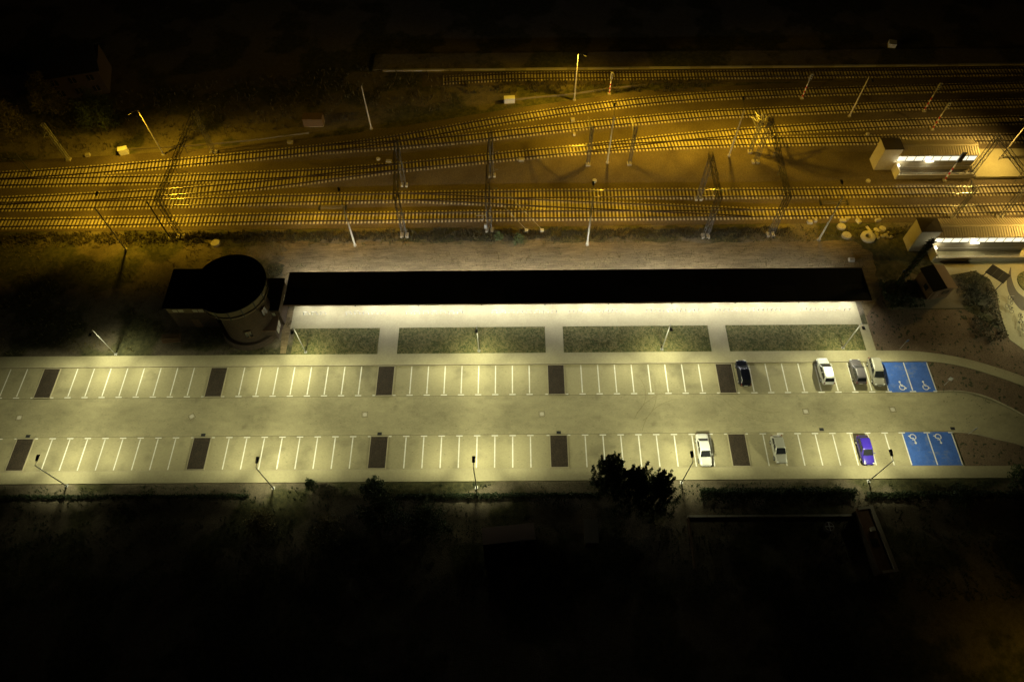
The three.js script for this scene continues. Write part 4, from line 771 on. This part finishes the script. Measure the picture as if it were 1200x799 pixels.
function leaves(name, m, n, place, parent) {   // many small leaf faces joined into one part
  const src = leafGeo.attributes.position, pos = new Float32Array(n * 18), col = new Float32Array(n * 18), e = new THREE.Object3D(), v = V(); let k = 0;
  for (let i = 0; i < n; i++) {
    const p = place(i); if (!p) continue;
    e.position.set(p[0], p[1], p[2]); e.rotation.set(rr(-p[4], p[4]), rr(0, 6.28), rr(-p[4], p[4])); e.scale.setScalar(p[3]); e.updateMatrix();
    const b = rr(0.65, 1.25), c = [b * rr(0.9, 1.15), b, b * rr(0.8, 1)];
    for (let j = 0; j < 6; j++) { v.fromBufferAttribute(src, j).applyMatrix4(e.matrix).toArray(pos, k * 18 + j * 3); col.set(c, k * 18 + j * 3); }
    k++;
  }
  const g = new THREE.BufferGeometry(); g.setAttribute('position', new THREE.BufferAttribute(pos.slice(0, k * 18), 3)); g.computeVertexNormals(); const f = fin(g); f.setAttribute('color', new THREE.BufferAttribute(col.slice(0, k * 18), 3));
  const mm = m.clone(); mm.vertexColors = true; return inst(name, f, mm, parent);
}
function stuff(o, label, category) { o.userData = { label, category, kind: 'stuff' }; return o; }
const LAWNLEAF = leaf([0.15, 0.15, 0.04]), tuft = blade(0.03, 0.14), weed = blade(0.07, 0.6);
LAWN.forEach(([a, b], i) => {
  const n = Math.round((b - a) * 4.6 * 60), lab = 'short patchy grass blades on the lawn strip before the canopy';
  stuff(scatter('lawn_grass', tuft, LAWNLEAF, n, () => { const x = rr(a, b), z = rr(-58.45, -53.9); return fbm(x / 24 + 9, z / 24 + 9, 60, 5, 2) > 0.36 ? [x, 0.085, z, rr(0.35, 0.8), 0.6] : null; }), lab, 'grass');
});
stuff(scatter('rough_grass', weed, LEAF[3], 9000, () => { const x = rr(-36, 57), z = rr(-75.4, -67.4); return fbm(x / 40 + 5, z / 40 + 5, 50, 8, 3) > 0.5 ? [x, -0.12, z, rr(0.2, 0.5), 0.9] : null; }), 'dry grass tufts behind the long canopy', 'grass');
stuff(scatter('verge_weeds', weed, leaf([0.06, 0.05, 0.02]), 12000, () => { const x = rr(-95, 66), z = -76.9 + rr(-1.2, 1.3) * (0.35 + 1.1 * fbm(x / 60 + 3, 0.4, 40, 3, 3)); return (x > 46 && rnd() < 0.85) || fbm(x / 30 + 3, -z / 30, 60, 41, 3) < 0.42 ? null : [x, -0.12, z, rr(0.3, 1.1), 0.7]; }), 'dark weeds along the verge between ballast and mown grass', 'weeds');
stuff(scatter('verge_straw', weed, LEAF[3], 7000, () => { const x = rr(-95, 66), z = -76.2 + rr(-1.6, 1.4); return fbm(x / 30 + 3, -z / 30, 50, 43, 3) > 0.48 ? [x, -0.12, z, rr(0.25, 0.9), 0.9] : null; }), 'straw coloured dry weeds along the verge behind the canopy', 'weeds');
stuff(scatter('bank_weeds', weed, leaf([0.1, 0.085, 0.03]), 6000, () => { const x = rr(-100, 40), z = x < -10 ? -100 - 0.16 * (x + 60) - rr(0, 16) : -112 - rr(0, 3.5); return fbm(x / 50 + 5, -z / 50, 30, 18, 3) > 0.42 ? [x, -0.12, z, rr(0.4, 1.3), 0.6] : null; }), 'sparse weeds on the dark bank beyond the tracks', 'weeds');
stuff(scatter('yard_grass', weed, LEAF[3], 9000, () => { const x = rr(-100, -34), z = rr(-76, -54.3); return fbm(x / 40 + 5, -z / 40, 24, 28, 3) > 0.56 ? [x, -0.12, z, rr(0.25, 0.8), 0.6] : null; }), 'patches of rough grass on the worn ground round the tower', 'grass');
stuff(scatter('garden_grass', weed, LEAF[1], 16000, () => { const x = rr(-80, 80), z = rr(-33.4, -18); return fbm(x / 40 + 5, -z / 40, 24, 38, 3) > 0.42 ? [x, -0.12, z, rr(0.3, 0.9), 0.6] : null; }), 'rough grass in the dark gardens', 'grass');
stuff(scatter('bed_weeds', weed, LEAF[1], 500, () => { const x = rr(61, 74), z = rr(-51, -42); return fbm(x / 20 + 5, -z / 20, 30, 48, 2) > 0.6 ? [x, 0.06, z, rr(0.2, 0.5), 0.8] : null; }), 'scattered weeds in the brown beds', 'weeds');
function hedge(x0, x1, z, w, h, n, label, m, amp = 0.4) {
  const t = thing('hedge', label, 'hedge', [(x0 + x1) / 2, -0.12, z]), c = (x0 + x1) / 2;
  leaves('foliage', m, n, () => { const x = rr(x0, x1), e = 0.55 + 0.9 * fbm(x / 30 + 7, 0.3, 60, 55, 3), hh = h * e, y = Math.sqrt(rnd()) * hh, q = w * Math.sqrt(Math.max(0.05, 1 - Math.pow(y / hh, 2))) * (0.7 + amp * fbm(x / 30 + 2, 0.7, 50, 57, 2)); return [x - c, y, rr(-q, q), rr(0.14, 0.34), 1.4]; }, t);
  for (let x = x0 + 0.4; x < x1; x += 1.4) part('stem', rod(V(x - c, 0, 0), V(x - c + rr(-0.2, 0.2), h * 0.7, rr(-0.2, 0.2)), 0.03, 0.012, 5), M.bark, t);
}
hedge(24.2, 44.8, -31.5, 1.1, 1.9, 9000, 'dense dark green hedge on the garden side beyond the saloon car', LEAF[1]);
hedge(-16, 11, -31.6, 0.5, 1.0, 5000, 'low straggling dark hedge along the footway beside the tall trees', LEAF[1]);
hedge(46.5, 68, -31.3, 0.7, 1.0, 5000, 'low dark hedge beyond the last garden side lamp', LEAF[1]);
hedge(-69, -36, -31.9, 0.35, 0.7, 4000, 'thin low dark hedge along the garden side footway', LEAF[1]);
function tree(name, [x, z], h, r, label, n, m, opt = {}) {
  const t = thing(name, label, opt.cat ?? 'tree', [x, -0.12, z], 0, opt.group), base = opt.base ?? 0.18;
  const limbs = [], tips = [];
  const tr = part('trunk', [rod(V(0, 0, 0), V(0.1, h * 0.45, 0.05), 0.035 * r + 0.06, 0.05, 8), rod(V(0.1, h * 0.45, 0.05), V(0, h * 0.92, 0), 0.05, 0.015, 6)], M.bark, t);
  const K = opt.limbs ?? 11;
  for (let i = 0; i < K; i++) { const a = i * 2.4, y = h * (base + (0.85 - base) * i / K), q = r * rr(0.6, 1) * (opt.spire ? 1.05 - 0.85 * i / K : Math.sqrt(1 - Math.pow((i / K), 2) * 0.85)), e = V(Math.cos(a) * q, y + h * rr(0.08, 0.2) * (opt.spire ? 1.15 : 1), Math.sin(a) * q); limbs.push(rod(V(0, y, 0), e, 0.035, 0.01, 5)); tips.push(e, V(0, y, 0).lerp(e, 0.6)); }
  tips.push(V(0, h, 0), V(0.1, h * 0.93, 0), V(-0.1, h * 0.85, 0.1));
  part('limb', limbs, M.bark, t);
  const per = opt.clump ?? r * 0.34;
  leaves('crown', m, n, (i) => { const c = tips[i % tips.length]; if (opt.spire) { const t = Math.pow(rnd(), 1.4), k = i % tips.length, len = 1.2 + 2.2 * hash(k, 8, 2), w = 0.6 * (1 - t) * (0.4 + 0.8 * hash(k, 9, 2)), g = rr(0, 6.28), d = Math.sqrt(rnd()) * w; return [c.x + d * Math.cos(g) + c.x * 0.1 * t, c.y - 0.9 + t * len * 1.1, c.z + d * Math.sin(g) + c.z * 0.1 * t, rr(0.13, 0.3), 1.5]; } const a = rr(0, 6.28), b = Math.acos(rr(-1, 1)), q = per * Math.cbrt(rnd()) * (c.y > h * 0.9 ? 0.5 : 1), up = 1.2 + (opt.spire ? 2.6 : 1.6) * hash(i % tips.length, 3, 5) * (Math.cos(b) > 0 ? 1 : 0), th = Math.cos(b) > 0 ? 1 - 0.6 * Math.cos(b) : 1; return [c.x + q * th * Math.sin(b) * Math.cos(a), c.y + q * Math.cos(b) * up, c.z + q * th * Math.sin(b) * Math.sin(a), rr(0.14, 0.3), 1.5]; }, t);
  return t;
}
tree('garden_tree', [11.9, -32.4], 10.6, 2.9, 'tallest black leafy tree of the three beside the garden footway', 12000, LEAF[1], { spire: true, limbs: 42, base: 0.05 });
tree('garden_tree', [14.9, -31.0], 10.2, 3.3, 'black leafy tree standing between two others beside the garden footway', 12000, LEAF[1], { spire: true, limbs: 42, base: 0.05 });
tree('garden_tree', [17.8, -30.2], 10.0, 3.3, 'black leafy tree closest to the saloon car lamp post', 12000, LEAF[1], { spire: true, limbs: 42, base: 0.05 });
tree('garden_tree', [-17.5, -28.6], 5.2, 3.0, 'broad black tree crown behind the wide dark bush', 6000, LEAF[1], { clump: 1.0, base: 0.1 });
tree('garden_tree', [-11.8, -27.4], 4.6, 2.8, 'broad black tree crown between the dark bush and the dim house', 5000, LEAF[1], { clump: 0.95, base: 0.1 });
tree('bush', [-33.6, -27.8], 2.6, 2.0, 'dim straw coloured bush below the second garden lamp shadow', 2200, LEAF[3], { cat: 'bush', base: 0.1 });
tree('bush', [58.5, -31.0], 2.2, 1.8, 'dark bush growing out of the low hedge beyond the shed', 2000, LEAF[1], { cat: 'bush', base: 0.1 });
tree('bush', [-19.2, -32.3], 3.0, 1.7, 'wide dark bush reaching over the garden side footway', 2600, LEAF[1], { cat: 'bush', base: 0.1 });
tree('bush', [-27.6, -32.9], 2.6, 0.8, 'small leafy sapling by the garden side footway', 700, LEAF[0], { cat: 'bush', base: 0.2 });
tree('bush', [67.2, -33.4], 2.8, 1.7, 'leafy bush leaning over the footway end by the small brown bed', 2600, LEAF[0], { cat: 'bush', base: 0.1 });
tree('bush', [-24.5, -26.8], 3.2, 2.2, 'dim pale leaved bush in the dark garden', 2600, LEAF[3], { cat: 'bush', base: 0.1 });
tree('bush', [-2.8, -75.9], 1.6, 0.7, 'small green bush in the verge by the grey gantry', 500, LEAF[2], { cat: 'bush', base: 0.1 });
tree('bush', [0.6, -75.4], 1.2, 1.1, 'round low green bush in the verge below the anchor blocks', 600, LEAF[2], { cat: 'bush', base: 0.1 });
tree('broadleaf_tree', [-93.5, -102.5], 6.5, 3.4, 'dim leafy tree at the dark edge beyond the tracks', 5000, LEAF[3], { clump: 1.3 });
tree('broadleaf_tree', [-86.5, -107], 8.5, 3.0, 'dim leafy tree in front of the dark house', 5000, LEAF[3], { clump: 1.2 });
tree('broadleaf_tree', [-76.5, -103.5], 7.0, 3.6, 'dark leafy tree beside the bank with the yard lamp', 5000, LEAF[1], { clump: 1.3 });
{ // overgrown utility pole
  const t = thing('overgrown_pole', 'tall black pole overgrown with ivy beside the kiosk', 'pole', [60.7, -0.12, -66.0]);
  part('pole', cyl(0.2, 0.14, 11.4, 10), M.bark, t); part('crossarm', [bar(V(-0.8, 10.6, 0), V(0.8, 10.6, 0), 0.12), bar(V(-0.6, 9.8, 0.1), V(0.6, 9.8, 0.1), 0.12)], M.bark, t);
  leaves('ivy', LEAF[1], 2600, () => { const y = rr(0.1, 11.2), q = 0.25 + 0.45 * fbm(y / 30 + 0.2, 0.5, 60, 3, 2), a = rr(0, 6.28); return [Math.cos(a) * q * rr(0.4, 1), y, Math.sin(a) * q * rr(0.4, 1), rr(0.12, 0.26), 1.4]; }, t);
}
const inPoly = (pts, x, z) => { let c = false; for (let i = 0, j = pts.length - 1; i < pts.length; j = i++) { const [a, b] = pts[i], [d, e] = pts[j]; if ((b > z) !== (e > z) && x < (d - a) * (z - b) / (e - b) + a) c = !c; } return c; };
const SHRUB = [[70.3, -67.4], [73.6, -68.3], [75.3, -66.4], [75.4, -63.4], [74.7, -61.2], [74.5, -58.3], [74.3, -55.9], [71.3, -55.0], [69.2, -57.1], [69.9, -60.8], [70.0, -64.8]];
stuff(scatter('ground_cover', leafGeo, leaf([0.05, 0.05, 0.02]), 11000, () => { const x = rr(68.5, 76.2) + rr(-0.3, 0.3), z = rr(-68.6, -54.6) + rr(-0.3, 0.3), f = fbm(x / 20 + 3, -z / 20, 30, 5, 3); return inPoly(SHRUB, x + 1.2 * (f - 0.5), z) && f > 0.42 ? [x, -0.1 + rnd() * 1.1 * (f - 0.25) * 1.6, z, rr(0.12, 0.3), 1.3] : null; }), 'dense dark ground cover shrubs beside the curving forecourt', 'shrubs');
stuff(scatter('ground_cover', leafGeo, LEAF[1], 5000, () => { const x = rr(57.5, 63.5), z = rr(-66.8, -61.5); return fbm(x / 20 + 3, -z / 20, 40, 15, 2) > 0.45 ? [x, -0.1 + rr(0, 0.6), z, rr(0.12, 0.3), 1.3] : null; }), 'dark shrubs round the foot of the overgrown pole', 'shrubs');

// ---------------------------------------------------------------- dim gardens and houses
{
  const w = thing('garden_wall', 'long low pale garden wall beyond the hedge', 'wall', [33.5, -0.12, -28.7]);
  for (let i = 0; i < 9; i++) { part('wall_panel', box(2.4, 0.5, 0.14, -9.9 + i * 2.47, 0.25, 0), M.concrete, w); part('wall_post', box(0.16, 0.6, 0.22, -11.13 + i * 2.47, 0.3, 0), M.concrete, w); }
  part('coping', box(22.4, 0.06, 0.26, 0, 0.53, 0), M.plaster, w);
  const q = thing('garden_wall', 'side wall of the dim garden running away from the long wall', 'wall', [22.3, -0.12, -25.2], PI / 2);
  for (let i = 0; i < 3; i++) part('wall_panel', box(2.1, 0.8, 0.14, -2.2 + i * 2.16, 0.4, 0), M.wood, q); part('coping', box(6.6, 0.06, 0.2, 0, 0.83, 0), M.wood, q);
  const s = thing('garden_shed', 'narrow brown roofed garden shed with pale edge at the wall end', 'shed', [45.3, -0.12, -25.1], 0.12);
  part('wall', box(2.0, 2.1, 8.0, 0, 1.05, 0), M.brick, s); const r = part('roof', box(1.5, 0.1, 8.2, -0.45, 2.2, 0), mat([0.20, 0.11, 0.06], { r: 0.9, map: concreteTone }), s); part('parapet', [box(0.45, 0.35, 8.3, 0.82, 2.28, 0), box(1.5, 0.3, 0.3, -0.15, 2.26, 4.0), box(1.5, 0.3, 0.3, -0.15, 2.26, -4.0)], M.concrete, s); part('chimney', box(0.5, 0.6, 0.5, -0.2, 2.5, -1.2), M.plaster, r); part('hatch', box(0.9, 0.06, 1.0, -0.45, 2.28, 0.4), M.roofBlack, r);
  const d = thing('garden_well', 'round pale garden well with cross ribs near the long wall', 'well', [40.4, -0.12, -27.2]);
  part('ring', new THREE.LatheGeometry([[0.5, 0], [0.62, 0], [0.62, 0.7], [0.5, 0.7], [0.5, 0]].map(([a, b]) => new THREE.Vector2(a, b)), 20), M.plaster, d); part('cover', new THREE.CylinderGeometry(0.5, 0.5, 0.05, 20).translate(0, 0.6, 0), M.wood, d); for (const a of [0, 1.57]) part('rib', box(1.1, 0.06, 0.12, 0, 0.7, 0, a), M.white, d);
  const g = thing('garden_hut', 'small grey hut beside the black trees in the dark garden', 'hut', [9.4, -0.12, -26.4]);
  part('wall', box(1.5, 2.0, 2.8, 0, 1.0, 0), M.wood, g); part('roof', box(1.8, 0.1, 3.1, 0, 2.05, 0), M.concrete, g); part('door', box(0.8, 1.7, 0.06, 0, 0.85, 1.42), M.fascia, g);
  const k = thing('garden_house', 'dim brown house roof in the black garden', 'house', [-1.0, -0.12, -24.5], 0.1);
  part('wall', box(6, 2.6, 4.6, 0, 1.3, 0), M.brick, k); for (const e of [-1, 1]) { const p = part('roof_slope', box(6.6, 0.12, 2.9), mat([0.04, 0.022, 0.014], { r: 0.95, map: concreteTone }), k); p.position.set(0, 3.2, e * 1.25); p.rotation.x = e * 0.5; } part('chimney', box(0.5, 1.2, 0.5, 1.6, 3.9, 0.3), M.brick, k); part('window', box(1.0, 1.0, 0.08, -1, 1.5, -2.32), M.glassDark, k); part('window', box(1.0, 1.0, 0.08, 1.2, 1.5, -2.32), M.glassDark, k);
}
{
  const h = thing('dark_house', 'dim plastered house with dark windows beyond the tracks', 'house', [-84.5, -0.12, -116], 0.25);
  part('wall', box(10, 5.2, 8, 0, 2.6, 0), M.bark, h); for (const s of [-1, 1]) { const p = part('roof_slope', box(11, 0.16, 5.2), M.roofBlack, h); p.position.set(0, 6.6, s * 2.2); p.rotation.x = s * 0.55; }
  for (let i = 0; i < 3; i++) for (const y of [1.5, 3.9]) { const w = part('window', box(1.1, 1.2, 0.1, -3.2 + i * 3.2, y, 4.02), M.glassDark, h); part('frame', [box(1.25, 0.1, 0.16, -3.2 + i * 3.2, y - 0.62, 4.04), box(0.08, 1.2, 0.14, -3.2 + i * 3.2, y, 4.04)], M.wood, w); }
}
renderer.render(scene, camera);
